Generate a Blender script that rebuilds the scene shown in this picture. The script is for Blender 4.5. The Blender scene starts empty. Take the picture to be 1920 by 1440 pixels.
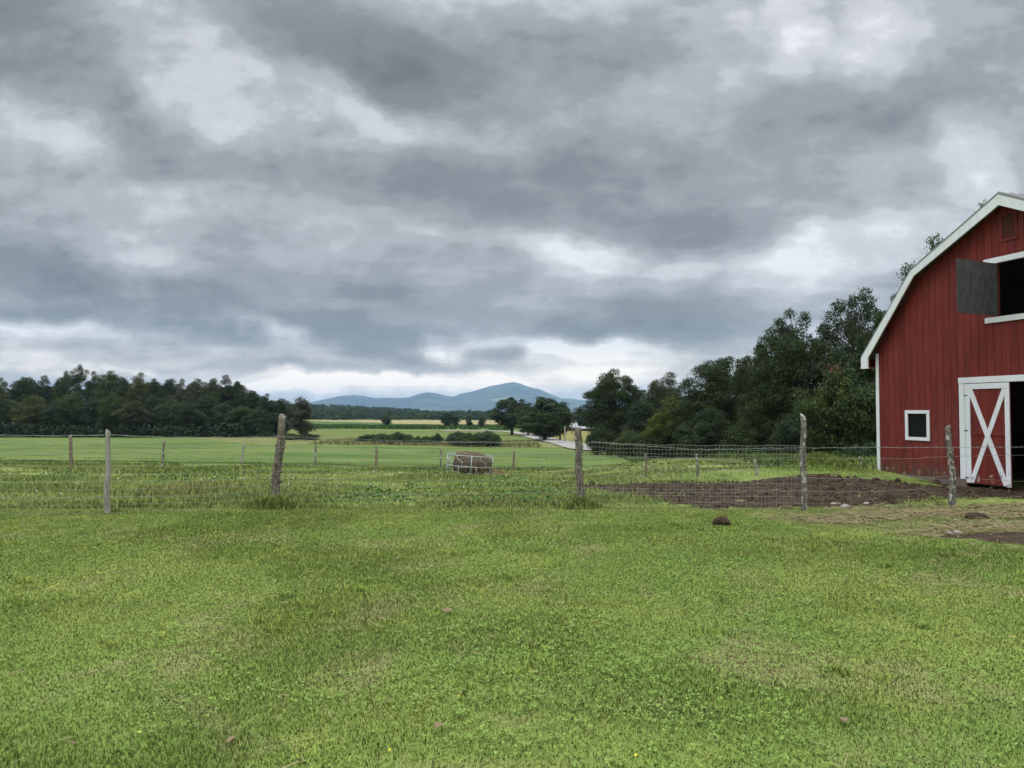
import bpy, bmesh, math
import numpy as np
from mathutils import Vector, Matrix

S = bpy.context.scene
COL = S.collection
R = math.radians
F = 1443.0
PITCH = math.atan(50 / F)
CAM = np.array([0.0, 0.0, 1.6])

# ------------------------------------------------------------------ helpers
def smooth(a, b, x):
    t = np.clip((np.asarray(x, float) - a) / (b - a), 0, 1)
    return t * t * (3 - 2 * t)

def _hash(i, j, s):
    h = (i.astype(np.int64) * 374761393 + j.astype(np.int64) * 668265263 + s * 982451653) & 0x7fffffff
    h = ((h ^ (h >> 13)) * 1274126177) & 0x7fffffff
    return ((h ^ (h >> 16)) & 0xffff) / 65535.0

def vnoise(x, y, s=0):
    x = np.asarray(x, float); y = np.asarray(y, float)
    i = np.floor(x); j = np.floor(y); fx = x - i; fy = y - j
    fx = fx * fx * (3 - 2 * fx); fy = fy * fy * (3 - 2 * fy)
    i = i.astype(np.int64); j = j.astype(np.int64)
    a = _hash(i, j, s); b = _hash(i + 1, j, s); c = _hash(i, j + 1, s); d = _hash(i + 1, j + 1, s)
    return (a * (1 - fx) + b * fx) * (1 - fy) + (c * (1 - fx) + d * fx) * fy

def fbm(x, y, s=0, o=4):
    v = 0; a = .5
    for k in range(o):
        v = v + a * vnoise(x * 2 ** k, y * 2 ** k, s + k * 17); a *= .5
    return v / (1 - .5 ** o)

_YS = np.array([-100, 12, 16, 20, 30, 41, 46, 52, 80, 115, 400, 620, 30000.])
_ZS = np.array([0, 0, -.06, -.25, -.75, -1.45, -1.8, -2.15, -2.85, -3.5, -6.7, -6.7, -6.7])
def terrain(x, y):
    x = np.asarray(x, float); y = np.asarray(y, float)
    w = np.clip((y - 14) * .12, 0, 12)
    z = sum(np.interp(y + k * w, _YS, _ZS) for k in (-1, -.5, 0, .5, 1)) / 5
    z = z - .016 * np.clip(x, -25, 12) * smooth(15, 40, y)
    pl = smooth(1.0, 6.5, x) * (1 - smooth(24, 38, y))
    z = z * (1 - pl)
    z = z - .22 * smooth(8, 11, x) * (1 - smooth(18.4, 21.6, y)) * smooth(13.5, 15.5, y)
    z = z + .34 * np.exp(-((x - 8.3) / .85) ** 2 - ((y - 20.9) / .7) ** 2)
    rough = smooth(12.5, 16, y) * (1 - smooth(70, 160, y))
    z = z + rough * .16 * (fbm(x * .35, y * .35, 3) - .5) * (1 - .6 * pl)
    z = z + .03 * (fbm(x * .8, y * .8, 9) - .5)
    z = z + smooth(120, 400, y) * 1.0 * (fbm(x * .012, y * .02, 21) - .5)
    return z

def ray(px, py):
    x = (px - 960) / F; z = -(py - 720) / F
    c, s = math.cos(PITCH), math.sin(PITCH)
    return np.array([x, c - z * s, s + z * c])

def hit(px, py):
    d = ray(px, py)
    t = np.concatenate([np.arange(2, 60, .02), np.arange(60, 900, .2)])
    P = CAM[:, None] + d[:, None] * t
    below = P[2] <= terrain(P[0], P[1])
    k = int(np.argmax(below)) if below.any() else len(t) - 1
    q = P[:, k]
    return np.array([q[0], q[1], float(terrain(q[0], q[1]))])

def at(px, y):
    d = ray(px, 770); x = d[0] / d[1] * y
    return np.array([x, y, float(terrain(x, y))])

def zat(py, y):
    d = ray(960, py); return 1.6 + d[2] / d[1] * y

def mesh_np(name, V, faces_idx, face_sizes, mats, attrs=None, smooth_faces=False):
    me = bpy.data.meshes.new(name)
    V = np.ascontiguousarray(V, np.float32); n = len(V)
    li = np.ascontiguousarray(faces_idx, np.int32); fs = np.ascontiguousarray(face_sizes, np.int32)
    me.vertices.add(n); me.vertices.foreach_set('co', V.ravel())
    me.loops.add(len(li)); me.loops.foreach_set('vertex_index', li)
    me.polygons.add(len(fs))
    st = np.zeros(len(fs), np.int32); st[1:] = np.cumsum(fs)[:-1]
    me.polygons.foreach_set('loop_start', st)
    me.polygons.foreach_set('loop_total', fs)
    if smooth_faces:
        me.polygons.foreach_set('use_smooth', np.ones(len(fs), bool))
    me.update(calc_edges=True)
    for k, v in (attrs or {}).items():
        a = me.attributes.new(k, 'FLOAT', 'POINT'); a.data.foreach_set('value', np.ascontiguousarray(v, np.float32))
    for m in (mats if isinstance(mats, (list, tuple)) else [mats]):
        me.materials.append(m)
    return me

class MB:
    """collects vertices and faces of one mesh"""
    def __init__(s): s.v = []; s.f = []; s.m = []
    def add(s, vs, fs, mi=0):
        b = len(s.v); s.v += [tuple(map(float, q)) for q in vs]; s.f += [tuple(b + i for i in f) for f in fs]; s.m += [mi] * len(fs)
    def box(s, x0, x1, y0, y1, z0, z1, mi=0):
        s.add([(x0, y0, z0), (x1, y0, z0), (x1, y1, z0), (x0, y1, z0), (x0, y0, z1), (x1, y0, z1), (x1, y1, z1), (x0, y1, z1)],
              [(0, 3, 2, 1), (4, 5, 6, 7), (0, 1, 5, 4), (1, 2, 6, 5), (2, 3, 7, 6), (3, 0, 4, 7)], mi)
    def prism(s, poly, y0, y1, mi=0):
        """polygon in (x,z), extruded along y"""
        n = len(poly)
        s.add([(p[0], y0, p[1]) for p in poly] + [(p[0], y1, p[1]) for p in poly],
              [tuple(range(n)), tuple(range(2 * n - 1, n - 1, -1))] + [(i, i + n, (i + 1) % n + n, (i + 1) % n) for i in range(n)], mi)
    def tube(s, pts, rad, sides=6, cap=True, mi=0):
        pts = [np.array(p, float) for p in pts]; n = len(pts)
        if np.isscalar(rad): rad = [rad] * n
        vs = []; fs = []
        u = None
        for i in range(n):
            t = pts[min(i + 1, n - 1)] - pts[max(i - 1, 0)]; t = t / (np.linalg.norm(t) + 1e-9)
            if u is None:
                u = np.cross(t, [0, 0, 1.]) if abs(t[2]) < .9 else np.cross(t, [1., 0, 0])
            u = u - t * (u @ t); u /= np.linalg.norm(u) + 1e-9
            w = np.cross(t, u)
            for k in range(sides):
                a = 2 * math.pi * k / sides
                vs.append(pts[i] + rad[i] * (math.cos(a) * u + math.sin(a) * w))
        for i in range(n - 1):
            for k in range(sides):
                k2 = (k + 1) % sides
                fs.append((i * sides + k, i * sides + k2, (i + 1) * sides + k2, (i + 1) * sides + k))
        if cap:
            fs.append(tuple(range(sides - 1, -1, -1))); fs.append(tuple((n - 1) * sides + k for k in range(sides)))
        s.add(vs, fs, mi)
    def mesh(s, name, mats, sm=False):
        me = bpy.data.meshes.new(name); me.from_pydata(s.v, [], s.f)
        mats = mats if isinstance(mats, (list, tuple)) else [mats]
        for m in mats: me.materials.append(m)
        if len(mats) > 1: me.polygons.foreach_set('material_index', s.m)
        if sm: me.polygons.foreach_set('use_smooth', [True] * len(s.f))
        me.update(); return me
    def build(s, name, mats, parent=None, sm=False, bevel=0):
        o = link(name, s.mesh(name, mats, sm), parent)
        if bevel:
            b = o.modifiers.new('bevel', 'BEVEL'); b.width = bevel; b.segments = 2; b.limit_method = 'ANGLE'
        return o

def link(name, data, parent=None):
    o = bpy.data.objects.new(name, data); COL.objects.link(o)
    if parent: o.parent = parent
    return o

def tag(o, label=None, cat=None, group=None, kind=None):
    if label: o['label'] = label
    if cat: o['category'] = cat
    if group: o['group'] = group
    if kind: o['kind'] = kind
    return o

def empty(name, loc, label, cat, group=None, rz=0):
    o = bpy.data.objects.new(name, None); COL.objects.link(o); o.location = [float(c) for c in loc]; o.rotation_euler.z = rz
    o.empty_display_size = .2
    return tag(o, label, cat, group)

# ------------------------------------------------------------------ node helpers
def nd(t, typ, ins=None, **props):
    n = t.nodes.new(typ)
    for k, v in props.items(): setattr(n, k, v)
    for k, v in (ins or {}).items():
        s = n.inputs[k]
        if isinstance(v, bpy.types.NodeSocket): t.links.new(v, s)
        else: s.default_value = v
    return n
def math_(t, op, a, b=None, c=None, clamp=False):
    ins = {0: a}
    if b is not None: ins[1] = b
    if c is not None: ins[2] = c
    return nd(t, 'ShaderNodeMath', ins, operation=op, use_clamp=clamp).outputs[0]
def c4(c): return (c[0], c[1], c[2], 1.0)
def mix(t, fac, a, b, blend='MIX'):
    n = nd(t, 'ShaderNodeMix', data_type='RGBA', blend_type=blend)
    for idx, v in ((0, fac), (6, a), (7, b)):
        s = n.inputs[idx]
        if isinstance(v, bpy.types.NodeSocket): t.links.new(v, s)
        else: s.default_value = v if idx == 0 else c4(v)
    return n.outputs[2]
def noise(t, vec, scale, detail=4, rough=.55, dist=0):
    n = nd(t, 'ShaderNodeTexNoise', {'Scale': scale, 'Detail': detail, 'Roughness': rough, 'Distortion': dist})
    if vec is not None: t.links.new(vec, n.inputs['Vector'])
    return n.outputs['Fac']
def ramp(t, fac, lo, hi):
    n = nd(t, 'ShaderNodeMapRange', {0: fac, 1: lo, 2: hi}, interpolation_type='SMOOTHSTEP')
    return n.outputs[0]
def attr(t, name): return nd(t, 'ShaderNodeAttribute', attribute_name=name).outputs['Fac']
def scaled(t, vec, s): return nd(t, 'ShaderNodeVectorMath', {0: vec, 1: s}, operation='MULTIPLY').outputs[0]

def material(name, fn):
    m = bpy.data.materials.new(name); m.use_nodes = True
    t = m.node_tree; t.nodes.clear()
    out = nd(t, 'ShaderNodeOutputMaterial'); fn(t, out); return m
def principled(t, out, col, rough=.8, metal=0., height=None, bstr=.3, bdist=.01, spec=.3):
    p = nd(t, 'ShaderNodeBsdfPrincipled', {'Roughness': rough, 'Metallic': metal, 'Specular IOR Level': spec})
    if isinstance(col, bpy.types.NodeSocket): t.links.new(col, p.inputs['Base Color'])
    else: p.inputs['Base Color'].default_value = c4(col)
    if height is not None:
        b = nd(t, 'ShaderNodeBump', {'Height': height, 'Strength': bstr, 'Distance': bdist})
        t.links.new(b.outputs[0], p.inputs['Normal'])
    t.links.new(p.outputs[0], out.inputs[0]); return p
def leafy(t, out, col, trans=.3, normal=None):
    d = nd(t, 'ShaderNodeBsdfDiffuse', {'Color': col}); tr = nd(t, 'ShaderNodeBsdfTranslucent', {'Color': col})
    if normal:
        g = nd(t, 'ShaderNodeNewGeometry').outputs['Normal']
        v = nd(t, 'ShaderNodeVectorMath', {0: nd(t, 'ShaderNodeVectorMath', {0: g, 3: 1 - normal}, operation='SCALE').outputs[0], 1: (0, 0, normal)}).outputs[0]
        v = nd(t, 'ShaderNodeVectorMath', {0: v}, operation='NORMALIZE').outputs[0]; t.links.new(v, d.inputs['Normal'])
    m = nd(t, 'ShaderNodeMixShader', {0: trans, 1: d.outputs[0], 2: tr.outputs[0]})
    t.links.new(m.outputs[0], out.inputs[0])
def objc(t): return nd(t, 'ShaderNodeTexCoord').outputs['Object']
def pos(t): return nd(t, 'ShaderNodeNewGeometry').outputs['Position']

# ------------------------------------------------------------------ grass colour, shared by the soil sheet and the blades
GRASS_GAIN = 1.0
def grass_group():
    g = bpy.data.node_groups.new('grass_colour', 'ShaderNodeTree')
    g.interface.new_socket('Rnd', in_out='INPUT', socket_type='NodeSocketFloat')
    g.interface.new_socket('Color', in_out='OUTPUT', socket_type='NodeSocketColor')
    gi = g.nodes.new('NodeGroupInput'); go = g.nodes.new('NodeGroupOutput')
    p = pos(g); sep = nd(g, 'ShaderNodeSeparateXYZ', {0: p}); Y = sep.outputs[1]
    n1 = noise(g, p, .45, 5, .6, .3); n2 = noise(g, scaled(g, p, (1, .6, 1)), 1.6, 4, .65); n3 = noise(g, p, 9, 3, .6)
    green = (.170, .252, .054); yel = (.318, .362, .086); olive = (.292, .290, .118)
    a = mix(g, ramp(g, n1, .38, .66), green, (.232, .296, .068))
    a = mix(g, math_(g, 'MULTIPLY', ramp(g, n2, .54, .74), .85), a, yel)
    n4 = noise(g, scaled(g, p, (1, .8, 1)), .8, 5, .7, .8)
    a = mix(g, math_(g, 'MULTIPLY', ramp(g, n4, .5, .68), .8), a, olive)
    # pasture behind the fence: cooler, rougher
    b = mix(g, ramp(g, noise(g, scaled(g, p, (.5, 1, 1)), .25, 5, .65, .4), .4, .62), (.205, .280, .066), (.285, .340, .098))
    b = mix(g, math_(g, 'MULTIPLY', ramp(g, noise(g, scaled(g, p, (.35, 1.4, 1)), .35, 5, .7, .6), .56, .72), .8), b, (.155, .235, .058))
    dryp = nd(g, 'ShaderNodeMapping', {'Vector': p, 'Location': (-6.1, 15.2, 0), 'Scale': (2.3, 1.7, 9)}, vector_type='TEXTURE')
    dry = nd(g, 'ShaderNodeTexGradient', {0: dryp.outputs[0]}, gradient_type='SPHERICAL').outputs['Fac']
    b = mix(g, math_(g, 'MULTIPLY', ramp(g, math_(g, 'ADD', dry, math_(g, 'MULTIPLY', n2, .35)), .45, .95), .55), b, (.33, .33, .12))
    yb = math_(g, 'ADD', Y, math_(g, 'MULTIPLY', noise(g, p, 1.5, 3), .8))
    c = mix(g, ramp(g, yb, 12.45, 12.9), a, b)
    far = mix(g, ramp(g, noise(g, scaled(g, p, (.3, 1, 1)), .16, 7, .72, .6), .36, .64), (.070, .128, .026), (.150, .190, .050))
    c = mix(g, ramp(g, Y, 22, 46), c, far)
    v = math_(g, 'MULTIPLY_ADD', gi.outputs[0], .34, .85)
    c = mix(g, 1.0, c, nd(g, 'ShaderNodeCombineColor', {0: v, 1: v, 2: v}).outputs[0], 'MULTIPLY')
    c = mix(g, math_(g, 'MULTIPLY', ramp(g, gi.outputs[0], .90, .97), .65), c, (.42, .38, .18))
    g.links.new(c, go.inputs[0])
    return g
GG = grass_group()
def grasscol(t, rnd):
    n = nd(t, 'ShaderNodeGroup', node_tree=GG)
    if isinstance(rnd, bpy.types.NodeSocket): t.links.new(rnd, n.inputs[0])
    else: n.inputs[0].default_value = rnd
    return n.outputs[0]

M = {}
def m_blade(t, out): leafy(t, out, grasscol(t, attr(t, 'rnd')), .15, .95)
M['blade'] = material('grass_blade', m_blade)

def soilcol(t, p):
    n = noise(t, p, 3.5, 6, .7); n2 = noise(t, p, 22, 4, .7)
    c = mix(t, ramp(t, n, .35, .68), (.027, .0175, .0110), (.066, .045, .029))
    c = mix(t, ramp(t, n2, .5, .75), c, (.094, .068, .047))
    c = mix(t, ramp(t, noise(t, p, 60, 2), .70, .74), c, (.34, .30, .24))
    return c
def m_ground(t, out):
    p = pos(t); sep = nd(t, 'ShaderNodeSeparateXYZ', {0: p}); X, Y = sep.outputs[0], sep.outputs[1]
    near = mix(t, math_(t, 'MULTIPLY', math_(t, 'SUBTRACT', 1, ramp(t, Y, 14, 40)), .14), grasscol(t, .38), (.06, .075, .028))
    # beyond the paddock: strips of weeds, meadow, crop and stubble
    nz = noise(t, scaled(t, p, (.02, .06, .02)), 1.0, 5, .65)
    ye = math_(t, 'ADD', Y, math_(t, 'MULTIPLY', math_(t, 'SUBTRACT', nz, .5), math_(t, 'MULTIPLY', Y, .10)))
    left = math_(t, 'MULTIPLY', math_(t, 'MAXIMUM', math_(t, 'SUBTRACT', math_(t, 'MULTIPLY', X, -1), 34), 0), 1.6)
    ye = math_(t, 'SUBTRACT', ye, left)
    fn = noise(t, scaled(t, p, (.1, .35, .1)), 1.0, 6, .7)
    weed = mix(t, ramp(t, fn, .4, .6), (.10, .135, .035), (.24, .20, .075))
    mead = mix(t, ramp(t, noise(t, scaled(t, p, (.02, .09, .02)), 1, 5, .6), .35, .65), (.090, .130, .032), (.150, .168, .052))
    rough = mix(t, ramp(t, fn, .4, .6), (.05, .09, .025), (.14, .18, .05))
    crop = mix(t, ramp(t, fn, .35, .62), (.04, .085, .022), (.09, .14, .035))
    stub = mix(t, ramp(t, fn, .35, .65), (.235, .205, .085), (.32, .275, .14))
    c = near
    c = mix(t, ramp(t, ye, 101, 106), c, weed)
    c = mix(t, ramp(t, ye, 124, 132), c, mead)
    c = mix(t, ramp(t, ye, 255, 275), c, rough)
    c = mix(t, ramp(t, ye, 300, 320), c, crop)
    c = mix(t, ramp(t, ye, 400, 420), c, stub)
    c = mix(t, ramp(t, Y, 640, 700), c, (.035, .06, .025))
    # tan hay field right of the gravel road
    q = math_(t, 'DIVIDE', X, math_(t, 'MAXIMUM', Y, 1))
    rf = math_(t, 'MULTIPLY', ramp(t, q, .050, .056), ramp(t, ye, 118, 126))
    tan = mix(t, ramp(t, fn, .35, .65), (.15, .155, .045), (.235, .205, .075))
    c = mix(t, rf, c, tan)
    rf2 = math_(t, 'MULTIPLY', rf, math_(t, 'SUBTRACT', 1, ramp(t, ye, 132, 150)))
    c = mix(t, rf2, c, (.13, .17, .045))
    # bare soil and straw
    sn = noise(t, p, 2.6, 6, .7)
    so = ramp(t, math_(t, 'MULTIPLY_ADD', math_(t, 'SUBTRACT', sn, .5), 1.6, attr(t, 'soil')), .44, .56)
    sw = ramp(t, math_(t, 'MULTIPLY_ADD', math_(t, 'SUBTRACT', sn, .5), 1.3, attr(t, 'straw')), .38, .7)
    strawc = mix(t, ramp(t, noise(t, scaled(t, p, (3, 9, 3)), 6, 5, .7, 1), .38, .62), (.105, .085, .052), (.25, .21, .115))
    c = mix(t, math_(t, 'MULTIPLY', sw, .7), c, strawc)
    c = mix(t, so, c, soilcol(t, p))
    h = math_(t, 'ADD', noise(t, p, 26, 4, .7), math_(t, 'MULTIPLY', noise(t, p, 5, 5, .7), 2.))
    principled(t, out, c, .95, 0, h, .5, .03, .1)
M['ground'] = material('ground_cover', m_ground)

# ------------------------------------------------------------------ ground sheet
POLY_SOIL = [(1.2, 17.3), (2.4, 14.2), (3.1, 12.55), (4.6, 12.6), (6.2, 12.9), (7.9, 13.9), (9.8, 14.7), (13.5, 15.2), (14, 17), (10.6, 19.2), (9.7, 20.2), (7.5, 19.5), (5.4, 17.8), (3.4, 17.4)]
POLY_SOIL2 = [(5.35, 9.95), (6.4, 10.25), (9, 10.4), (9, 8.75), (6.4, 8.85)]
POLY_STRAW = [(4.3, 12.5), (4.4, 11.2), (5.4, 10.0), (9, 9.9), (10, 13.2), (8.2, 12.9), (6.3, 12.6)]
POLY_TUFT = [(7.9, 19.0), (8.3, 17.9), (10.0, 17.6), (10.3, 18.6), (9.8, 20.6), (9.2, 20.4)]
def poly_dist(poly, x, y):
    """signed distance, positive inside"""
    P = np.array(poly, float); inside = np.zeros(x.shape, bool); dm = np.full(x.shape, 1e9)
    for i in range(len(P)):
        a, b = P[i], P[(i + 1) % len(P)]
        cond = ((a[1] > y) != (b[1] > y))
        xi = (b[0] - a[0]) * (y - a[1]) / (b[1] - a[1] + 1e-12) + a[0]
        inside ^= cond & (x < xi)
        d = b - a; tt = np.clip(((x - a[0]) * d[0] + (y - a[1]) * d[1]) / (d @ d), 0, 1)
        dm = np.minimum(dm, np.hypot(x - a[0] - tt * d[0], y - a[1] - tt * d[1]))
    return np.where(inside, dm, -dm)
def soil_mask(x, y):
    m = np.maximum(smooth(-.7, .7, poly_dist(POLY_SOIL, x, y)), smooth(-.3, .3, poly_dist(POLY_SOIL2, x, y)))
    return m * (1 - smooth(-.4, .4, poly_dist(POLY_TUFT, x, y)))
def straw_mask(x, y):
    return smooth(-1.2, .7, poly_dist(POLY_STRAW, x, y))
def soil_amount(x, y):
    return np.clip(soil_mask(x, y) + 1.5 * (fbm(x * 1.3, y * 1.3, 77, 4) - .5) * 1.0, 0, 1)

def axis(fine, lo, hi, glo, ghi, g):
    v = list(np.arange(lo, hi + 1e-6, fine)); s = fine
    while v[-1] < ghi: s *= g; v.append(v[-1] + s)
    s = fine
    while v[0] > glo: s *= g; v.insert(0, v[0] - s)
    return np.array(v)
xs = axis(.11, -9, 15, -14000, 14000, 1.07); ys = axis(.11, 8, 24, -120, 14500, 1.05)
GX, GY = np.meshgrid(xs, ys)
sm_ = soil_mask(GX, GY); st_ = straw_mask(GX, GY)
GZ = terrain(GX, GY)
clod = fbm(GX * 2.2, GY * 2.2, 41, 5) - .45
GZ = GZ + smooth(.35, .8, sm_) * (.055 * clod + .01)
nx, ny = len(xs), len(ys)
idx = np.arange(nx * ny).reshape(ny, nx)
quads = np.stack([idx[:-1, :-1], idx[:-1, 1:], idx[1:, 1:], idx[1:, :-1]], -1).reshape(-1, 4)
me = mesh_np('ground', np.stack([GX, GY, GZ], -1).reshape(-1, 3), quads.ravel(), np.full(len(quads), 4), M['ground'],
             {'soil': sm_.ravel(), 'straw': st_.ravel()}, True)
tag(link('ground', me), kind='structure')

# gravel road
def m_road(t, out):
    p = pos(t); n = noise(t, p, .8, 5, .7)
    c = mix(t, ramp(t, n, .35, .65), (.22, .205, .185), (.33, .31, .285)); principled(t, out, c, .95, 0, noise(t, p, 8, 4), .4, .03)
M['road'] = material('gravel', m_road)
rp = [hit(*q) for q in [(1110, 845), (1092, 839), (1060, 831), (1030, 825.5), (1006, 820), (992, 815.5), (980, 812), (950, 809.5), (900, 808.2), (860, 808), (800, 807.8)]]
rp = [at(1330, 98), at(1230, 95), at(1170, 91)] + [np.array(q) for q in rp]
dense = []
for a, b in zip(rp[:-1], rp[1:]):
    for k in range(6): dense.append(a + (b - a) * k / 6)
dense = np.array(dense); dense[:, :2] = np.stack([np.convolve(np.pad(dense[:, i], 4, 'edge'), np.ones(9) / 9, 'valid') for i in (0, 1)], -1)
tn = np.gradient(dense[:, :2], axis=0); tn /= np.linalg.norm(tn, axis=1)[:, None]; nr = np.stack([-tn[:, 1], tn[:, 0]], -1)
V = []; Q = []
for k, w in enumerate((-2.6, -.9, .9, 2.6)):
    xy = dense[:, :2] + nr * w; V.append(np.column_stack([xy, terrain(xy[:, 0], xy[:, 1]) + (.24 if k in (1, 2) else .12)]))
V = np.stack(V, 1); n = len(dense); ii = np.arange(n * 4).reshape(n, 4)
for k in range(3): Q.append(np.stack([ii[:-1, k], ii[1:, k], ii[1:, k + 1], ii[:-1, k + 1]], -1))
Q = np.concatenate(Q)
tag(link('gravel_road', mesh_np('gravel_road', V.reshape(-1, 3), Q.ravel(), np.full(len(Q), 4), M['road'], None, True)), kind='structure')

# ------------------------------------------------------------------ grass
def blades(name, P, h, w, rnd, rng, lean=.5, seg=True, mat=None):
    n = len(P); a = rng.uniform(0, 2 * np.pi, n); b = rng.uniform(0, 2 * np.pi, n)
    sx = np.stack([np.cos(a), np.sin(a), 0 * a], -1) * (w / 2)[:, None]
    ld = np.stack([np.cos(b), np.sin(b), 0 * a], -1) * (h * rng.uniform(.05, 1., n) * lean)[:, None]
    up = np.stack([0 * h, 0 * h, h], -1)
    if seg:
        V = np.stack([P - sx, P + sx, P + up * .6 + ld * .4 + sx * .75, P + up * .6 + ld * .4 - sx * .75, P + up * (1 - .25 * lean) + ld], 1)
        base = (np.arange(n) * 5)[:, None]
        li = np.concatenate([base + np.array([0, 1, 2, 3]), base + np.array([3, 2, 4])], 1).ravel()
        fs = np.tile([4, 3], n); k = 5
    else:
        V = np.stack([P - sx, P + sx, P + up + ld], 1)
        li = (np.arange(n)[:, None] * 3 + np.array([0, 1, 2])).ravel(); fs = np.full(n, 3); k = 3
    me = mesh_np(name, V.reshape(-1, 3), li, fs, mat or M['blade'], {'rnd': np.repeat(rnd, k)})
    return me

rng = np.random.default_rng(5)
def scatter(y0, y1, dens, margin=1.6, xmax=.70):
    n = int(dens * (y1 - y0) * ((y0 + y1) * xmax + 2 * margin))
    y = rng.uniform(y0, y1, n * 2); wmax = y1 * xmax + margin
    x = rng.uniform(-wmax, wmax, n * 2); k = np.abs(x) < y * xmax + margin
    return x[k][:n], y[k][:n]
BARN_T = math.atan2(-.96197, .27316)
def in_barn(x, y):
    u = (x - 9.98) * .27316 + (y - 21.0) * -.96197; v = (x - 9.98) * .96197 + (y - 21.0) * .27316
    return (u > -.05) & (u < 8.3) & (v > -.05) & (v < 12.2)
def lawn():
    PS, hs, ws, rs = [], [], [], []
    for y0, y1, dens, w in ((2.6, 4.2, 11000, .0042), (4.2, 6.5, 8500, .0052), (6.5, 9, 6000, .0066), (9, 12.9, 4200, .0082)):
        x, y = scatter(y0, y1, dens)
        st = straw_mask(x, y); so = soil_mask(x, y) + .7 * (fbm(x * 2.6, y * 2.6, 7, 4) - .5)
        keep = (rng.uniform(0, 1, len(x)) > smooth(.45, .75, so)) & (rng.uniform(0, 1, len(x)) > st * .35)
        x, y = x[keep], y[keep]
        tall = fbm(x * .7, y * .7, 55, 3)
        h = rng.uniform(.014, .034, len(x)) * (.75 + .6 * smooth(.4, .75, tall))
        cor = smooth(3.9, 3.0, y + (x + 2.2) * .55) ; cor = np.where(x < -1.2, smooth(4.3, 3.3, y + (x + 2.4) * .3), 0)
        h *= 1 + 1.3 * cor
        PS.append(np.column_stack([x, y, terrain(x, y) - .003])); hs.append(h); ws.append(np.full(len(x), w) * rng.uniform(.7, 1.3, len(x))); rs.append(rng.uniform(0, 1, len(x)))
    P = np.concatenate(PS); h = np.concatenate(hs)
    return blades('lawn_grass', P, h, np.concatenate(ws), np.concatenate(rs), rng, .95)
tag(link('lawn_grass', lawn()), 'short mown lawn of yellow and mid green blades before the wire fence', 'grass', kind='stuff')

def pasture():
    PS, hs, ws, rs = [], [], [], []
    for y0, y1, dens, w in ((12.7, 16, 1300, .014), (16, 22, 620, .020), (22, 32, 260, .03), (32, 48, 80, .045), (48, 70, 26, .06), (70, 108, 12, .10)):
        x, y = scatter(y0, y1, dens, 2)
        so = soil_mask(x, y) + .7 * (fbm(x * 2.6, y * 2.6, 7, 4) - .5)
        keep = (rng.uniform(0, 1, len(x)) > smooth(.45, .8, so) * .985) & ~in_barn(x, y)
        x, y = x[keep], y[keep]
        tall = fbm(x * .45, y * .7, 155, 4)
        h = rng.uniform(.035, .09, len(x)) * (.5 + 1.6 * smooth(.42, .8, tall)) * (1 + .0 * y)
        h *= 1 + .9 * np.exp(-((x + 6.1) / 2.2) ** 2 - ((y - 15.2) / 1.6) ** 2)
        h *= 1 - .75 * smooth(24, 60, y)
        h *= np.where((x > 5.5) & (y < 22.5), .75, 1)
        PS.append(np.column_stack([x, y, terrain(x, y) - .01])); hs.append(h); ws.append(np.full(len(x), w) * rng.uniform(.7, 1.3, len(x))); rs.append(rng.uniform(0, .93, len(x)))
    # unmown clumps at the feet of the front posts and on the mound
    for (cx, cy, sx, sy, n, hh) in ((hit(515, 952)[0], 12.75, .30, .16, 2600, .30), (hit(1090, 955)[0], 12.75, .20, .14, 1700, .26), (8.3, 20.7, .75, .5, 6000, .22), (hit(200, 962)[0], 12.3, .12, .1, 300, .10), (hit(1787, 951)[0], 13.2, .14, .1, 300, .10)):
        x = rng.normal(cx, sx, n); y = rng.normal(cy, sy, n)
        PS.append(np.column_stack([x, y, terrain(x, y) - .01])); hs.append(rng.uniform(.4, 1.2, n) * hh * np.exp(-.35 * (((x - cx) / sx) ** 2 + ((y - cy) / sy) ** 2))); ws.append(np.full(n, .011)); rs.append(rng.uniform(0, .85, n))
    return blades('pasture_grass', np.concatenate(PS), np.concatenate(hs), np.concatenate(ws), np.concatenate(rs), rng, .7)
tag(link('pasture_grass', pasture()), 'rough unmown pasture grass behind the wire fence', 'grass', kind='stuff')

# pale seed stems, white clover heads, dark dock leaves
def m_simple(name, col, rough=.8):
    def f(t, out):
        c = mix(t, attr(t, 'rnd'), [k * .7 for k in col], [min(k * 1.25, .9) for k in col]); leafy(t, out, c, .2, .6)
    return material(name, f)
M['stem'] = m_simple('seed_stem', (.26, .31, .11)); M['white'] = m_simple('white_petal', (.75, .75, .70)); M['yellow'] = m_simple('yellow_petal', (.75, .62, .05))
M['dock'] = m_simple('broad_leaf', (.10, .18, .045)); M['clover'] = m_simple('clover_leaf', (.20, .30, .075)); M['strawm'] = m_simple('straw', (.28, .235, .13))
M['drygrass'] = m_simple('dry_weed', (.20, .19, .065))
def stems():
    x, y = scatter(12.9, 22, 34, 1); k = (soil_amount(x, y) < .45) & (x < 4.5) & (fbm(x * .5, y * .5, 8) > .45); x, y = x[k], y[k]
    return blades('seed_stems', np.column_stack([x, y, terrain(x, y)]), rng.uniform(.12, .42, len(x)), np.full(len(x), .006), rng.uniform(0, 1, len(x)), rng, .7, True, M['stem'])
tag(link('seed_stems', stems()), 'thin pale seed stems standing above the pasture grass', 'grass', kind='stuff')

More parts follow.
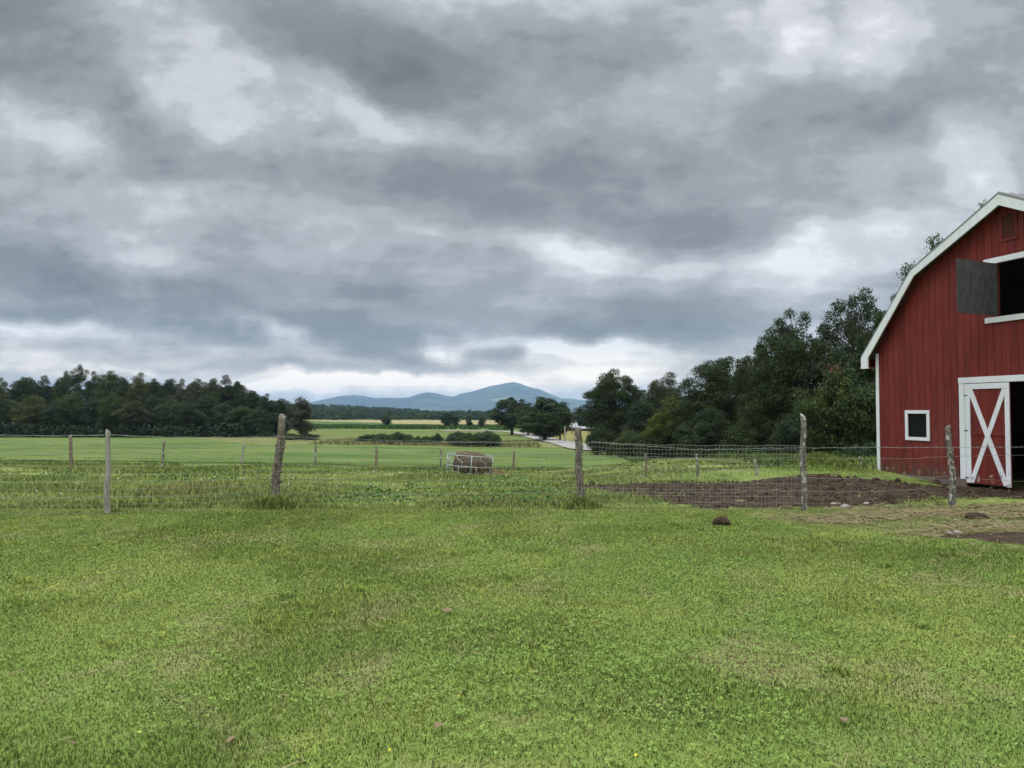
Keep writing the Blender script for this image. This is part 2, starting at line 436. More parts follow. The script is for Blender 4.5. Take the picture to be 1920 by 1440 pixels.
def leaf_discs(name, P, r, rnd, mat, tilt=.5):
    n = len(P); k = 6; a = np.arange(k) * 2 * np.pi / k
    nrm = np.stack([rng.normal(0, tilt, n), rng.normal(0, tilt, n), np.ones(n)], -1); nrm /= np.linalg.norm(nrm, axis=1)[:, None]
    t0 = np.cross(nrm, rng.normal(0, 1, (n, 3))); t0 /= np.linalg.norm(t0, axis=1)[:, None]; t1 = np.cross(nrm, t0)
    V = P[:, None, :] + r[:, None, None] * (np.cos(a)[None, :, None] * t0[:, None, :] + .8 * np.sin(a)[None, :, None] * t1[:, None, :])
    li = np.arange(n * k); return mesh_np(name, V.reshape(-1, 3), li, np.full(n, k), mat, {'rnd': np.repeat(rnd, k)})
def tufts():
    n = 150; cx = rng.uniform(-9, 9, n); cy = rng.uniform(3.2, 12.2, n); PS = []; H = []; RR = []
    for a_, b_ in zip(cx, cy):
        if straw_mask(np.array([a_]), np.array([b_]))[0] > .2: continue
        m = int(rng.uniform(25, 110)); sg = rng.uniform(.03, .13); x = rng.normal(a_, sg, m); y = rng.normal(b_, sg * .8, m)
        PS.append(np.column_stack([x, y, terrain(x, y)])); H.append(rng.uniform(.03, .085, m) * rng.uniform(.7, 1.3)); RR.append(np.clip(rng.normal(rng.uniform(0, 1), .15, m), 0, 1))
    P = np.concatenate(PS); return blades('grass_tufts', P, np.concatenate(H), rng.uniform(.004, .009, len(P)), np.concatenate(RR), rng, 1.2, True, M['tuft'])
M['tuft'] = material('tuft_blade', lambda t, o: leafy(t, o, mix(t, attr(t, 'rnd'), (.13, .215, .045), (.34, .42, .085)), .15, .85))
tag(link('grass_tufts', tufts()), 'longer fresh tufts of grass missed by the mower', 'grass', kind='stuff')
def litter():
    n = 2600; x, y = scatter(3, 12.4, 24, .5); k = fbm(x * .8, y * .8, 201, 3) > .48; x, y = x[k], y[k]; n = len(x)
    a = rng.uniform(0, np.pi, n); L = rng.uniform(.012, .045, n); c = np.column_stack([x, y, terrain(x, y) + rng.uniform(.02, .04, n)])
    d = np.stack([np.cos(a), np.sin(a), rng.normal(0, .2, n)], -1) * L[:, None]; q = np.stack([-np.sin(a), np.cos(a), rng.normal(0, .6, n)], -1) * .0022
    V = np.stack([c - d - q, c + d - q, c + d + q, c - d + q], 1)
    return mesh_np('mown_clippings', V.reshape(-1, 3), np.arange(4 * n), np.full(n, 4), M['strawm'], {'rnd': np.repeat(rng.uniform(0, 1, n), 4)})
tag(link('mown_clippings', litter()), 'dry mown clippings lying on top of the lawn', 'clippings', kind='stuff')
def clover():
    x, y = scatter(2.6, 8.5, 330, 1); f = fbm(x * .9, y * .9, 91, 3) + .12 * smooth(-1, 2, x) - .05 * (y - 4)
    k = (f > .60) & (straw_mask(x, y) < .2); x, y = x[k], y[k]
    off = np.concatenate([np.column_stack([x + .011 * math.cos(a), y + .011 * math.sin(a)]) for a in (0, 2.1, 4.2)])
    z = terrain(off[:, 0], off[:, 1]) + rng.uniform(.025, .045, len(off))
    return leaf_discs('clover_leaves', np.column_stack([off, z]), rng.uniform(.005, .010, len(off)), rng.uniform(0, 1, len(off)), M['clover'], .45)
tag(link('clover_leaves', clover()), 'low round clover leaves spread through the lawn', 'clover', kind='stuff')
def clover_heads():
    x, y = scatter(13, 26, 2.0, 1); k = (soil_amount(x, y) < .4) & (x < 4) & (fbm(x * .4, y * .6, 131) > .47); x, y = x[k], y[k]
    P = np.column_stack([x, y, terrain(x, y) + rng.uniform(.12, .26, len(x))])
    return leaf_discs('clover_heads', np.concatenate([P, P + [0, 0, .008]]), rng.uniform(.006, .015, 2 * len(x)), rng.uniform(0, 1, 2 * len(x)), M['white'], 1.2)
tag(link('clover_flowers', clover_heads()), 'white clover flower heads dotted over the pasture', 'clover', kind='stuff')
def buttercups():
    x, y = scatter(3.2, 13, .55, 0)
    return leaf_discs('yellow_flowers', np.column_stack([x, y, terrain(x, y) + .05]), np.full(len(x), .007), rng.uniform(0, 1, len(x)), M['yellow'], .4)
tag(link('yellow_flowers', buttercups()), 'tiny yellow flowers sprinkled in the mown lawn', 'flowers', kind='stuff')
def docks():
    PS = []; 
    for (px, py, sx, sy, n) in ((690, 938, .4, .18, 380), (115, 897, .5, .25, 500), (940, 915, .6, .3, 350), (780, 930, .35, .2, 160), (1010, 930, .5, .25, 250), (330, 905, .4, .2, 250), (420, 905, .4, .2, 200), (960, 944, .6, .15, 200)):
        c = hit(px, py); x = rng.normal(c[0], sx, n); y = rng.normal(c[1], sy, n)
        hh = .22 * np.exp(-.4 * (((x - c[0]) / sx) ** 2 + ((y - c[1]) / sy) ** 2))
        PS.append(np.column_stack([x, y, terrain(x, y) + hh * rng.uniform(.3, 1.2, n)]))
    P = np.concatenate(PS); return leaf_discs('dock_leaves', P, rng.uniform(.015, .035, len(P)), rng.uniform(0, 1, len(P)), M['dock'], .8)
tag(link('broad_leaf_weeds', docks()), 'dark clumps of broad leaved weeds in the pasture', 'weeds', kind='stuff')
def straw():
    x, y = scatter(8.6, 14.2, 900, 2); k = (x > 3.2) & (rng.uniform(0, 1, len(x)) < straw_mask(x, y) ** 1.5 * (.35 + fbm(x * 1.4, y * 2, 61))) & ((soil_amount(x, y) < .55) | (rng.uniform(0, 1, len(x)) < .04)); x, y = x[k], y[k]
    n = len(x); P = np.column_stack([x, y, terrain(x, y) + rng.uniform(.004, .035, n)])
    return blades('loose_straw', P, rng.uniform(.004, .03, n), rng.uniform(.006, .011, n), rng.uniform(0, 1, n), rng, 1.0, True, M['strawm'])
def long_straw():
    x, y = scatter(8.6, 14.2, 1000, 2); k = (x > 3.0) & (rng.uniform(0, 1, len(x)) < straw_mask(x, y) ** 1.5 * smooth(.35, .65, fbm(x * 1.1, y * 2, 61))) & ((soil_amount(x, y) < .55) | (rng.uniform(0, 1, len(x)) < .12)); x, y = x[k], y[k]
    n = len(x); a = rng.uniform(0, np.pi, n); L = rng.uniform(.03, .12, n)
    c = np.column_stack([x, y, terrain(x, y) + rng.uniform(.01, .045, n)])
    d = np.stack([np.cos(a), np.sin(a), rng.normal(0, .18, n)], -1) * L[:, None]
    s = np.stack([-np.sin(a), np.cos(a), rng.normal(0, .6, n)], -1) * .0026
    V = np.stack([c - d - s, c - d + s, c + s * 1.2 + [0, 0, .01], c - s * 1.2 + [0, 0, .01], c + d + s, c + d - s], 1)
    b = np.arange(n)[:, None] * 6
    li = np.concatenate([b + np.array([0, 1, 2, 3]), b + np.array([3, 2, 4, 5])], 1).ravel()
    return mesh_np('loose_straw', V.reshape(-1, 3), li, np.full(2 * n, 4), M['strawm'], {'rnd': np.repeat(rng.uniform(0, 1, n), 6)})
tag(link('loose_straw', long_straw()), 'loose yellow straw littered on the ground before the barnyard', 'straw', kind='stuff')

def chips():
    n = 380; x = rng.uniform(1.5, 12, n); y = rng.uniform(12.4, 20, n); k = (soil_mask(x, y) > .4) & ~in_barn(x, y); x, y = x[k], y[k]; n = len(x)
    a = rng.uniform(0, np.pi, n); L = rng.gamma(2., .012, n) + .01; c = np.column_stack([x, y, terrain(x, y) + .075 * (fbm(x * 2.2, y * 2.2, 41, 5) - .45) + .035])
    d = np.stack([np.cos(a), np.sin(a), rng.normal(0, .25, n)], -1) * L[:, None]; q = np.stack([-np.sin(a), np.cos(a), rng.normal(0, .6, n)], -1) * .005
    V = np.stack([c - d - q, c + d - q, c + d + q, c - d + q], 1)
    return mesh_np('straw_bits', V.reshape(-1, 3), np.arange(4 * n), np.full(n, 4), M['strawm'], {'rnd': np.repeat(rng.uniform(0, 1, n), 4)})
tag(link('straw_bits', chips()), 'pale bits of straw trodden into the dark barnyard soil', 'straw', kind='stuff')
def m_clod(t, out):
    p = objc(t); principled(t, out, soilcol(t, pos(t)), .95, 0, noise(t, p, 30, 4), .6, .02, .1)
M['clod'] = material('dark_soil', m_clod)
def clods():
    n = 1500; x = rng.uniform(1, 12, n * 4); y = rng.uniform(12.3, 21, n * 4)
    k = (soil_mask(x, y) > .62) & ~in_barn(x, y); x, y = x[k][:n], y[k][:n]; n = len(x)
    ico = [(0, 0, 1), (.94, 0, .33), (-.47, .82, .33), (-.47, -.82, .33), (.5, .8, -.5), (-.94, .0, -.4), (.5, -.8, -.5)]
    fs = [(0, 1, 2), (0, 2, 3), (0, 3, 1), (1, 4, 2), (2, 5, 3), (3, 6, 1), (2, 4, 5), (3, 5, 6), (1, 6, 4)]
    B = np.array(ico); r = rng.gamma(2., .010, n) + .010
    cl = fbm(x * 2.2, y * 2.2, 41, 5) - .45
    z = terrain(x, y) + smooth(.35, .8, soil_mask(x, y)) * (.055 * cl + .01)
    V = np.column_stack([x, y, z])[:, None, :] + B[None] * (r[:, None, None] * rng.uniform(.5, 1.5, (n, 7, 3)))
    li = (np.arange(n)[:, None, None] * 7 + np.array(fs)[None]).reshape(-1)
    return mesh_np('soil_clods', V.reshape(-1, 3), li, np.full(n * len(fs), 3), M['clod'])
tag(link('soil_clods', clods()), 'dark crumbled soil clods churned up in the barnyard', 'soil', kind='stuff')

# tall dry weeds along the ditch and below the right hand trees
def ditch(far):
    n = 9000; y = rng.uniform(102, 127, n); x = rng.uniform(-27, 4, n); z0 = terrain(x, y)
    k = fbm(x * .12, y * .3, 19, 3) > .42; x, y = x[k], y[k]
    t = rng.uniform(0, 1, 16000); a = np.array(hit(1125, 838)); b = np.array(hit(1450, 880))
    d = a[None] + (b - a)[None] * t[:, None]
    nrm = np.array([b[1] - a[1], -(b[0] - a[0])]); nrm = nrm / np.linalg.norm(nrm); nrm = nrm if nrm[0] > 0 else -nrm
    off = np.abs(rng.normal(0, 2.2, 16000))
    x2 = d[:, 0] + nrm[0] * off; y2 = d[:, 1] + nrm[1] * off
    X, Y, m = (x, y, len(x)) if far else (x2, y2, 0)
    if far: return blades('tall_weeds', np.column_stack([X, Y, terrain(X, Y) - .02]), rng.uniform(.25, .75, m), np.full(m, .16), rng.uniform(0, 1, m), rng, .6, True, M['drygrass'])
    n = len(X); h = rng.uniform(.08, .42, n) * (.5 + fbm(X * .5, Y * .5, 23)); return blades('tree_edge_weeds', np.column_stack([X, Y, terrain(X, Y) - .02]), h, np.full(n, .035), rng.uniform(0, 1, n), rng, 1.1, True, M['edgeweed'])
M['edgeweed'] = m_simple('edge_weed', (.075, .115, .032))
tag(link('tall_weeds', ditch(True)), 'tall yellow brown weeds along the far edge of the paddock', 'weeds', kind='stuff')
tag(link('tree_edge_weeds', ditch(False)), 'low green weeds between the paddock and the right hand trees', 'weeds', kind='stuff')
# ------------------------------------------------------------------ red barn
def paint(name, col, worn, scale=5., lo=.72, hi=.78, rough=.7, low=0., sk=1., board=False):
    def f(t, out):
        p = objc(t); sep = nd(t, 'ShaderNodeSeparateXYZ', {0: p})
        streak = noise(t, scaled(t, p, (4, 4, .6)), 2, 5, .65)
        c = mix(t, ramp(t, streak, .3, .72), [k * (1 - .28 * sk) for k in col], [k * (1 + .18 * sk) for k in col])
        if board:
            wn_ = nd(t, 'ShaderNodeTexWhiteNoise', {'W': math_(t, 'FLOOR', math_(t, 'DIVIDE', sep.outputs[0], .203))}, noise_dimensions='1D').outputs['Value']
            v_ = math_(t, 'MULTIPLY_ADD', wn_, .22, .89); c = mix(t, 1., c, nd(t, 'ShaderNodeCombineColor', {0: v_, 1: v_, 2: v_}).outputs[0], 'MULTIPLY')
            fade = noise(t, scaled(t, p, (1, 1, .5)), .8, 5, .65); c = mix(t, math_(t, 'MULTIPLY', ramp(t, fade, .5, .75), .5), c, (.175, .05, .042))
            spl = math_(t, 'ADD', noise(t, p, 7, 6, .75), math_(t, 'MULTIPLY', math_(t, 'SUBTRACT', 1, ramp(t, sep.outputs[2], -.15, .75)), .26))
            c = mix(t, math_(t, 'MULTIPLY', ramp(t, spl, .60, .74), .75), c, (.085, .052, .038))
        n = noise(t, p, scale, 6, .75, .4)
        if low: n = math_(t, 'ADD', n, math_(t, 'MULTIPLY', math_(t, 'SUBTRACT', 1, ramp(t, sep.outputs[2], -.2, .8)), low))
        c = mix(t, ramp(t, n, lo, hi), c, worn)
        principled(t, out, c, rough, 0, noise(t, scaled(t, p, (30, 30, 3)), 2, 4), .15, .004)
    return material(name, f)
M['red'] = paint('red_barn_paint', (.160, .021, .017), (.26, .17, .13), 6, .70, .75, .75, .16, 1., True)
M['redworn'] = paint('worn_red_paint', (.155, .020, .016), (.36, .27, .20), 5, .66, .71, .75, .10)
M['trim'] = paint('white_trim_paint', (.70, .72, .76), (.40, .38, .35), 7, .76, .82, .7, 0., .25)
M['trimworn'] = paint('chipped_white_paint', (.70, .72, .76), (.22, .16, .13), 9, .68, .72, .75, .12, .3)
M['base'] = paint('weathered_skirt', (.16, .125, .105), (.22, .19, .16), 4, .6, .7)
M['inside'] = material('dark_boards', lambda t, o: principled(t, o, (.05, .04, .032), .95, spec=.1))
M['vent'] = material('vent_slats', lambda t, o: principled(t, o, (.12, .02, .015), .8))
def m_ply(t, out):
    p = objc(t); n = noise(t, scaled(t, p, (5, 5, 1.6)), 1.6, 6, .7, 1.2)
    c = mix(t, ramp(t, n, .35, .7), (.046, .046, .049), (.095, .093, .095)); c = mix(t, ramp(t, noise(t, p, 9, 3, .6, .4), .68, .74), c, (.025, .024, .024))
    principled(t, out, c, .9, 0, n, .3, .01)
M['ply'] = material('weathered_plywood', m_ply)
def m_roof(t, out):
    p = objc(t); n = noise(t, p, 3, 5, .7); principled(t, out, mix(t, n, (.16, .17, .18), (.27, .28, .29)), .6, .1, n, .1, .01)
M['roof'] = material('grey_metal_roof', m_roof)
M['pane'] = material('dark_window_pane', lambda t, o: principled(t, o, (.008, .009, .010), .3, spec=.12))
M['iron'] = material('dark_iron', lambda t, o: principled(t, o, (.05, .045, .04), .6, .6))

W = 8.2; EZ = 3.05; L = 12.0
barn = empty('red_barn', (9.98, 21.0, 0), 'red gambrel roofed barn with white trim and a white crossed door', 'barn', rz=BARN_T)
PROF = [(-.31, 3.09), (1.51, 5.20), (4.08, 6.47), (6.65, 5.20), (8.51, 3.09)]
def roofz(u): return float(np.interp(u, [q[0] for q in PROF], [q[1] for q in PROF]))
OPEN = [(1.06, 1.72, .92, 1.54), (2.88, 5.32, -1, 2.235), (3.78, 5.2, 3.73, 4.94)]
mb = MB(); rb = np.random.default_rng(3)
step = .203; edges = sorted(set([0, W] + [round(k * step, 3) for k in range(1, int(W / step) + 1)] + [o[0] for o in OPEN] + [o[1] for o in OPEN]))
for a, b in zip(edges[:-1], edges[1:]):
    if b - a < .012: continue
    m = (a + b) / 2; g = .007 if round(a / step, 2) == round(round(a / step), 2) else 0
    g2 = .007 if abs(b / step - round(b / step)) < .02 else 0
    z0 = -.05
    iv = [(z0, 2.25, 0.0), (2.243, 9, -.006)]
    for lo, hi, y in iv:
        segs = [(lo, hi)]
        for (ua, ub, za, zb) in OPEN:
            if ua <= m <= ub:
                segs = [s for q in segs for s in ((q[0], min(q[1], za)), (max(q[0], zb), q[1])) if s[1] - s[0] > .01]
        for s0, s1 in segs:
            ta, tb = min(s1, roofz(a) - .17), min(s1, roofz(b) - .17)
            if ta <= s0: continue
            mb.prism([(a + g, s0), (b - g2, s0), (b - g2, tb), (a + g, ta)], y, y + .018)
# backing boards just behind the grooves, cut round the openings
bz = [-.4, .92, 1.54, 2.235, 3.0, 3.73, 4.94, 6.3]; bu = [0, 1.06, 1.5, 1.72, 2.88, 3.78, 4.08, 5.2, 5.32, 6.65, W]
for a, b in zip(bu[:-1], bu[1:]):
    for c, d in zip(bz[:-1], bz[1:]):
        m, q = (a + b) / 2, (c + d) / 2
        if any(o[0] < m < o[1] and o[2] < q < o[3] for o in OPEN): continue
        ta, tb = min(d, roofz(a) - .17), min(d, roofz(b) - .17)
        if ta <= c + .01 and tb <= c + .01: continue
        mb.prism([(a, c), (b, c), (b, max(tb, c + .005)), (a, max(ta, c + .005))], .022, .06)
mb.build('front_wall', M['red'], barn)
mb = MB()
mb.box(.0, .06, .064, L, -.4, 3.2); mb.box(W - .06, W, .064, L, -.4, 3.2)
for k in range(1, 59):
    mb.box(-.012, .0, .064 + k * .203 - .1975, .06 + k * .203, -.25, 3.2); mb.box(W, W + .012, .064 + k * .203 - .1975, .06 + k * .203, -.25, 3.2)
mb.build('side_wall', M['red'], barn)
mb = MB(); mb.prism([(0.06, -.4), (W - .06, -.4), (W - .06, 3.2), (6.6, 5.0), (4.08, 6.27), (1.56, 5.0), (.06, 3.2)], L - .06, L)
mb.build('back_wall', M['red'], barn)
mb = MB(); mb.box(.07, W - .07, .07, L - .07, -.40, -.36); mb.build('floor', M['inside'], barn)
mb = MB(); mb.box(.07, W - .07, .3, L - .07, 2.9, 3.0)
for k in range(6): mb.box(.9 + k * 1.25, 1.05 + k * 1.25, .3, L - .1, 2.7, 2.895)
mb.build('loft_floor', M['inside'], barn)
mb = MB()
for u in (2.6, 5.5):
    for y in (2.5, 5, 7.5):
        mb = MB(); mb.box(u, u + .18, y, y + .18, -.36, 2.69); mb.build('timber_post', M['inside'], barn)
for a_, b_ in ((.07, 2.4), (5.8, W - .07)):
    mb = MB(); mb.box(a_, b_, 3.2, 3.3, -.36, 2.69); mb.build('stall_partition', M['inside'], barn)
# roof
mb = MB(); OH = .25
for (a, b) in zip(PROF[:-1], PROF[1:]):
    d = np.array([b[0] - a[0], b[1] - a[1]]); d /= np.linalg.norm(d); nn = np.array([-d[1], d[0]])
    th = .05
    p = [np.array(a), np.array(b)]
    mb.add([(q[0], y, q[1]) for q in p for y in (-OH - .02, L + .25)] + [(q[0] - nn[0] * th * 0, y, q[1] - th) for q in p for y in (-OH - .02, L + .25)],
           [(0, 2, 3, 1), (4, 5, 7, 6), (0, 1, 5, 4), (2, 6, 7, 3), (0, 4, 6, 2), (1, 3, 7, 5)])
    n_r = int((L + .5) / .3)
    for k in range(n_r + 1):
        y = -OH + k * .3
        if y > L + .2: break
        q0, q1 = np.array(a), np.array(b); up = nn * .022
        mb.add([(q0[0], y, q0[1] + .001), (q0[0], y + .035, q0[1] + .001), (q1[0], y + .035, q1[1] + .001), (q1[0], y, q1[1] + .001),
                (q0[0] + up[0], y + .01, q0[1] + up[1]), (q0[0] + up[0], y + .025, q0[1] + up[1]), (q1[0] + up[0], y + .025, q1[1] + up[1]), (q1[0] + up[0], y + .01, q1[1] + up[1])],
               [(0, 4, 7, 3), (1, 2, 6, 5), (4, 5, 6, 7), (0, 1, 5, 4), (2, 3, 7, 6)])
roof = mb.build('roof', M['roof'], barn)
mb = MB(); inner = [(-.06, 3.02), (1.61, 5.01), (4.08, 6.18), (6.55, 5.01), (8.26, 3.02)]
outer = [(q[0], q[1] - .052) for q in PROF]
for k in range(4):
    mb.prism([outer[k], inner[k], inner[k + 1], outer[k + 1]], -OH - .018, -OH + .018)
mb.prism([(-.31, 3.035), (-.31, 2.75), (-.055, 2.75), (-.055, 3.02)], -OH - .0185, -OH + .0175); mb.prism([(8.51, 3.035), (8.26, 3.02), (8.26, 2.75), (8.51, 2.75)], -OH - .0185, -OH + .0175)
mb.build('rake_board', M['trim'], roof)
mb = MB()
for s in (-1, 1):
    e = -.31 if s < 0 else 8.51; w = -.02 if s < 0 else 8.22
    x0, x1 = sorted((e, w)); mb.box(x0 + .002, x1, -OH + .022, L + .2, 2.752, 2.79)
    x0, x1 = sorted((e, e - s * .03)); mb.box(x0, x1, -OH + .022, L + .2, 2.795, 3.03)
for k in range(4):
    a, b = outer[k], outer[k + 1]; mb.prism([(a[0], a[1] - .002), (b[0], b[1] - .002), (b[0], b[1] - .03), (a[0], a[1] - .03)], -OH + .022, .0)
mb.build('soffit', M['red'], roof)
# white corner boards
for u0, u1 in ((-.035, .075), (W - .075, W + .035)):
    mb = MB(); mb.box(u0, u1, -.032, -.010, -.02, 2.2); mb.box(u0 + .01, u1, -.036, -.010, 2.203, 3.16)
    x0, x1 = (u0, u0 + .02) if u0 < 1 else (u1 - .02, u1); mb.box(x0, x1, -.008, .10, -.02, 2.9)
    mb.build('corner_board', M['trim'], barn, bevel=.004)
# weathered skirt board
mb = MB(); mb.box(.0, 2.70, .004, .02, -.5, -.053)
mb.build('skirt_board', M['base'], barn)
mb = MB(); mb.box(5.51, W, .004, .02, -.5, -.053)
mb.build('skirt_board', M['base'], barn)
# window
mb = MB(); x0, x1, z0, z1 = .99, 1.78, .84, 1.61; w = .085
mb.box(x0, x1, -.035, -.002, z1 - w, z1); mb.box(x0, x1, -.035, -.002, z0, z0 + w); mb.box(x0, x0 + w, -.034, -.002, z0 + w, z1 - w); mb.box(x1 - w, x1, -.034, -.002, z0 + w, z1 - w)
win = mb.build('window', M['trim'], barn, bevel=.004)
mb = MB(); mb.box(1.062, 1.718, .028, .036, .922, 1.538); mb.build('pane', M['pane'], win)
# door frame
mb = MB(); mb.box(2.69, 5.51, -.05, -.008, 2.245, 2.385); mb.box(2.70, 2.865, -.042, -.002, -.02, 2.242); mb.box(5.335, 5.5, -.042, -.002, -.02, 2.242)
mb.build('door_frame', M['trim'], barn, bevel=.005)
mb = MB(); mb.box(2.70, 2.862, -.03, .0, -.42, -.022); mb.build('door_post_base', M['base'], barn)
mb = MB(); mb.box(5.338, 5.5, -.03, .0, -.42, -.022); mb.build('door_post_base', M['base'], barn)
def door(u, rz, mirror, label=None):
    """hinge on the local origin, leaf along +x (mirror: -x)"""
    s = -1 if mirror else 1; wd, ht = 1.165, 2.32; zb = -.09
    def bx(m, a, b, y0, y1, c, d): a, b = sorted((s * a, s * b)); m.box(a, b, y0, y1, c, d)
    m = MB(); n = 6
    for k in range(n): bx(m, k * wd / n + .003, (k + 1) * wd / n - .003, -.02, .0, zb + .03 * (k == n - 1), zb + ht)
    bx(m, .004, wd - .004, .001, .012, zb + .03, zb + ht - .003)
    d = m.build('door', M['redworn'], barn); d.location = (u, -.012, 0); d.rotation_euler.z = rz
    if label: d['label'] = label
    m = MB(); bx(m, .0, .13, -.042, -.021, zb, zb + ht - .13); m.box(*sorted((s * .0, s * wd)), -.042, -.021, zb + ht - .128, zb + ht); bx(m, wd - .115, wd, -.042, -.021, zb - .02, zb + ht - .13)
    m.build('door_border', M['trimworn'], d, bevel=.004)
    for q, y in ((0, -.0405), (1, -.036)):
        m = MB(); a = (.135, zb + .02); b = (wd - .12, zb + ht - .135)
        if q == 0: a, b = (.135, zb + ht - .135), (wd - .12, zb + .02)
        dx, dz = b[0] - a[0], b[1] - a[1]; l = math.hypot(dx, dz); px_, pz_ = -dz / l * .058, dx / l * .058
        e = .03
        m.prism([(s * (a[0] + px_), a[1] + pz_), (s * (a[0] - px_), a[1] - pz_), (s * (b[0] - px_), b[1] - pz_), (s * (b[0] + px_), b[1] + pz_)], y - .002 * (q == 0), -.0205)
        m.build('door_brace', M['trimworn'], d)
    m = MB(); bx(m, .134, wd - .119, -.0335, -.0205, 1.03, 1.19); m.build('lock_rail', M['redworn'], d)
    for z in (.02, 1.12, 1.95):
        m = MB(); bx(m, -.035, .07, -.047, -.0425, z, z + .022); m.build('hinge', M['iron'], d)
    return d
door(2.885, 0, False, 'closed left leaf with a white cross and chipped paint')
door(5.315, R(158), True)
# hay loft opening and shutter
mb = MB(); mb.box(3.45, 5.53, -.045, -.007, 4.945, 5.075); mb.build('loft_trim', M['trim'], barn, bevel=.005)
mb = MB(); mb.box(3.46, 5.5, -.045, -.007, 3.60, 3.725); mb.build('loft_sill', M['trim'], barn, bevel=.005)
mb = MB(); mb.box(0, 1.40, -.02, .0, 3.74, 4.93); sh = mb.build('loft_shutter', M['ply'], barn); sh.location = (3.80, -.03, 0); sh.rotation_euler.z = R(-80)
sh['label'] = 'grey weathered plywood shutter standing open'
mb = MB(); mb.box(.03, .12, .001, .025, 3.76, 4.91); mb.build('batten', M['ply'], sh); mb = MB(); mb.box(1.30, 1.38, .001, .025, 3.76, 4.91); mb.build('batten', M['ply'], sh)
# gable vent
mb = MB(); x0, x1, z0, z1 = 3.88, 4.32, 5.40, 6.02
mb.box(x0, x1, -.03, -.007, z0, z0 + .05); mb.box(x0, x1, -.03, -.007, z1 - .04, z1); mb.box(x0, x0 + .045, -.029, -.007, z0 + .05, z1 - .04); mb.box(x1 - .045, x1, -.029, -.007, z0 + .05, z1 - .04)
vent = mb.build('gable_vent', M['red'], barn)
mb = MB(); nsl = 11
for k in range(nsl):
    z = z0 + .06 + k * (z1 - z0 - .11) / nsl; mb.add([(x0 + .045, -.026, z), (x1 - .045, -.026, z), (x1 - .045, -.010, z + .018), (x0 + .045, -.010, z + .018), (x0 + .045, -.026, z + .008), (x1 - .045, -.026, z + .008), (x1 - .045, -.010, z + .026), (x0 + .045, -.010, z + .026)],
          [(0, 3, 2, 1), (4, 5, 6, 7), (0, 1, 5, 4), (1, 2, 6, 5), (2, 3, 7, 6), (3, 0, 4, 7)])
mb.build('louver', M['vent'], vent)
mb = MB(); mb.box(x0 + .045, x1 - .045, -.0085, -.0065, z0 + .05, z1 - .04); mb.build('vent_screen', M['inside'], vent)

# ------------------------------------------------------------------ fence posts
def barkmat(name, a, b, lich, amount):
    def f(t, out):
        p = objc(t); n = noise(t, scaled(t, p, (1, 1, .22)), 26, 6, .75, .6); n2 = noise(t, p, 12, 5, .7)
        c = mix(t, ramp(t, n, .34, .66), a, b)
        c = mix(t, ramp(t, noise(t, scaled(t, p, (1, 1, .6)), 17, 4, .65), amount, amount + .05), c, lich)
        principled(t, out, c, .95, 0, math_(t, 'ADD', n, n2), .9, .012, .1)
    return material(name, f)
M['bark_dark'] = barkmat('bark_with_lichen', (.055, .045, .035), (.24, .205, .17), (.42, .42, .37), .60)
M['bark_spot'] = barkmat('spotted_bark', (.05, .045, .036), (.21, .19, .16), (.46, .45, .41), .53)
M['wood_grey'] = barkmat('bare_grey_wood', (.20, .185, .17), (.40, .37, .345), (.52, .50, .47), .70)
M['bark_brown'] = barkmat('brown_bark', (.09, .065, .045), (.27, .21, .16), (.40, .37, .32), .66)
def post(base_px, top_px, wpx, mat, label, seed, stubs=6, bend=0., wob=.10, group='wooden fence posts', y=None, name='fence_post'):
    rg = np.random.default_rng(seed)
    b = at(base_px[0], y) if y else hit(*base_px)
    D = b[1]; d = ray(*top_px); top = CAM + d * (D / d[1]); rad = wpx / F * D / 2
    vec = top - b; mb = MB(); ns, nr = (16, 30) if D < 25 else (8, 10)
    ph = rg.uniform(0, 6.28, 6); vs = []; fs = []
    knots = [(rg.uniform(.1, .95), rg.uniform(0, 6.28), rg.uniform(.10, .22)) for _ in range(stubs)]
    for i in range(nr + 1):
        tt = -.12 + 1.12 * i / nr; c = vec * tt
        c = c + np.array([bend * math.sin(tt * 3.14) + .012 * math.sin(tt * 9 + ph[0]), .012 * math.cos(tt * 8 + ph[1]), 0]) * (1 if D < 25 else .5)
        for k in range(ns):
            a = 2 * math.pi * k / ns
            r = rad * (1.12 - .22 * tt) * (1 + wob * (.6 * math.sin(2 * a + ph[2] + tt * 3) + .5 * math.sin(3 * a + ph[3] - tt * 5)) + rg.normal(0, wob * .30))
            for (kt, ka, kr) in knots: r += rad * kr * math.exp(-((tt - kt) / .03) ** 2) * max(0, math.cos(a - ka)) ** 3
            zc = .03 * math.cos(a + ph[4]) * (i == nr)
            vs.append(c + np.array([r * math.cos(a), r * math.sin(a), zc]))
    for i in range(nr):
        for k in range(ns): fs.append((i * ns + k, i * ns + (k + 1) % ns, (i + 1) * ns + (k + 1) % ns, (i + 1) * ns + k))
    fs.append(tuple(nr * ns + k for k in range(ns)))
    mb.add(vs, fs)
    if D < 25:
        for (kt, ka, kr) in knots:
            c = vec * kt; q = np.array([math.cos(ka), math.sin(ka), .25])
            mb.tube([c + q * rad * .7, c + q * rad * (1.25 + kr * 2.2)], [rad * .28, rad * .16], 6)
    o = mb.build(name, mat, None, True); o.location = [float(k) for k in b]
    return tag(o, label, 'fence post', group), b, top
PF = {}
PF[200] = post((201, 963), (203, 808), 9.5, M['wood_grey'], 'smooth pale grey stripped post with a slanted top in the front wire fence', 1, 5, 0, .05)
PF[515] = post((515, 950), (532, 779), 14.5, M['bark_dark'], 'thick rough leaning post with tall grass round its foot in the front wire fence', 2, 9, -.02, .12)
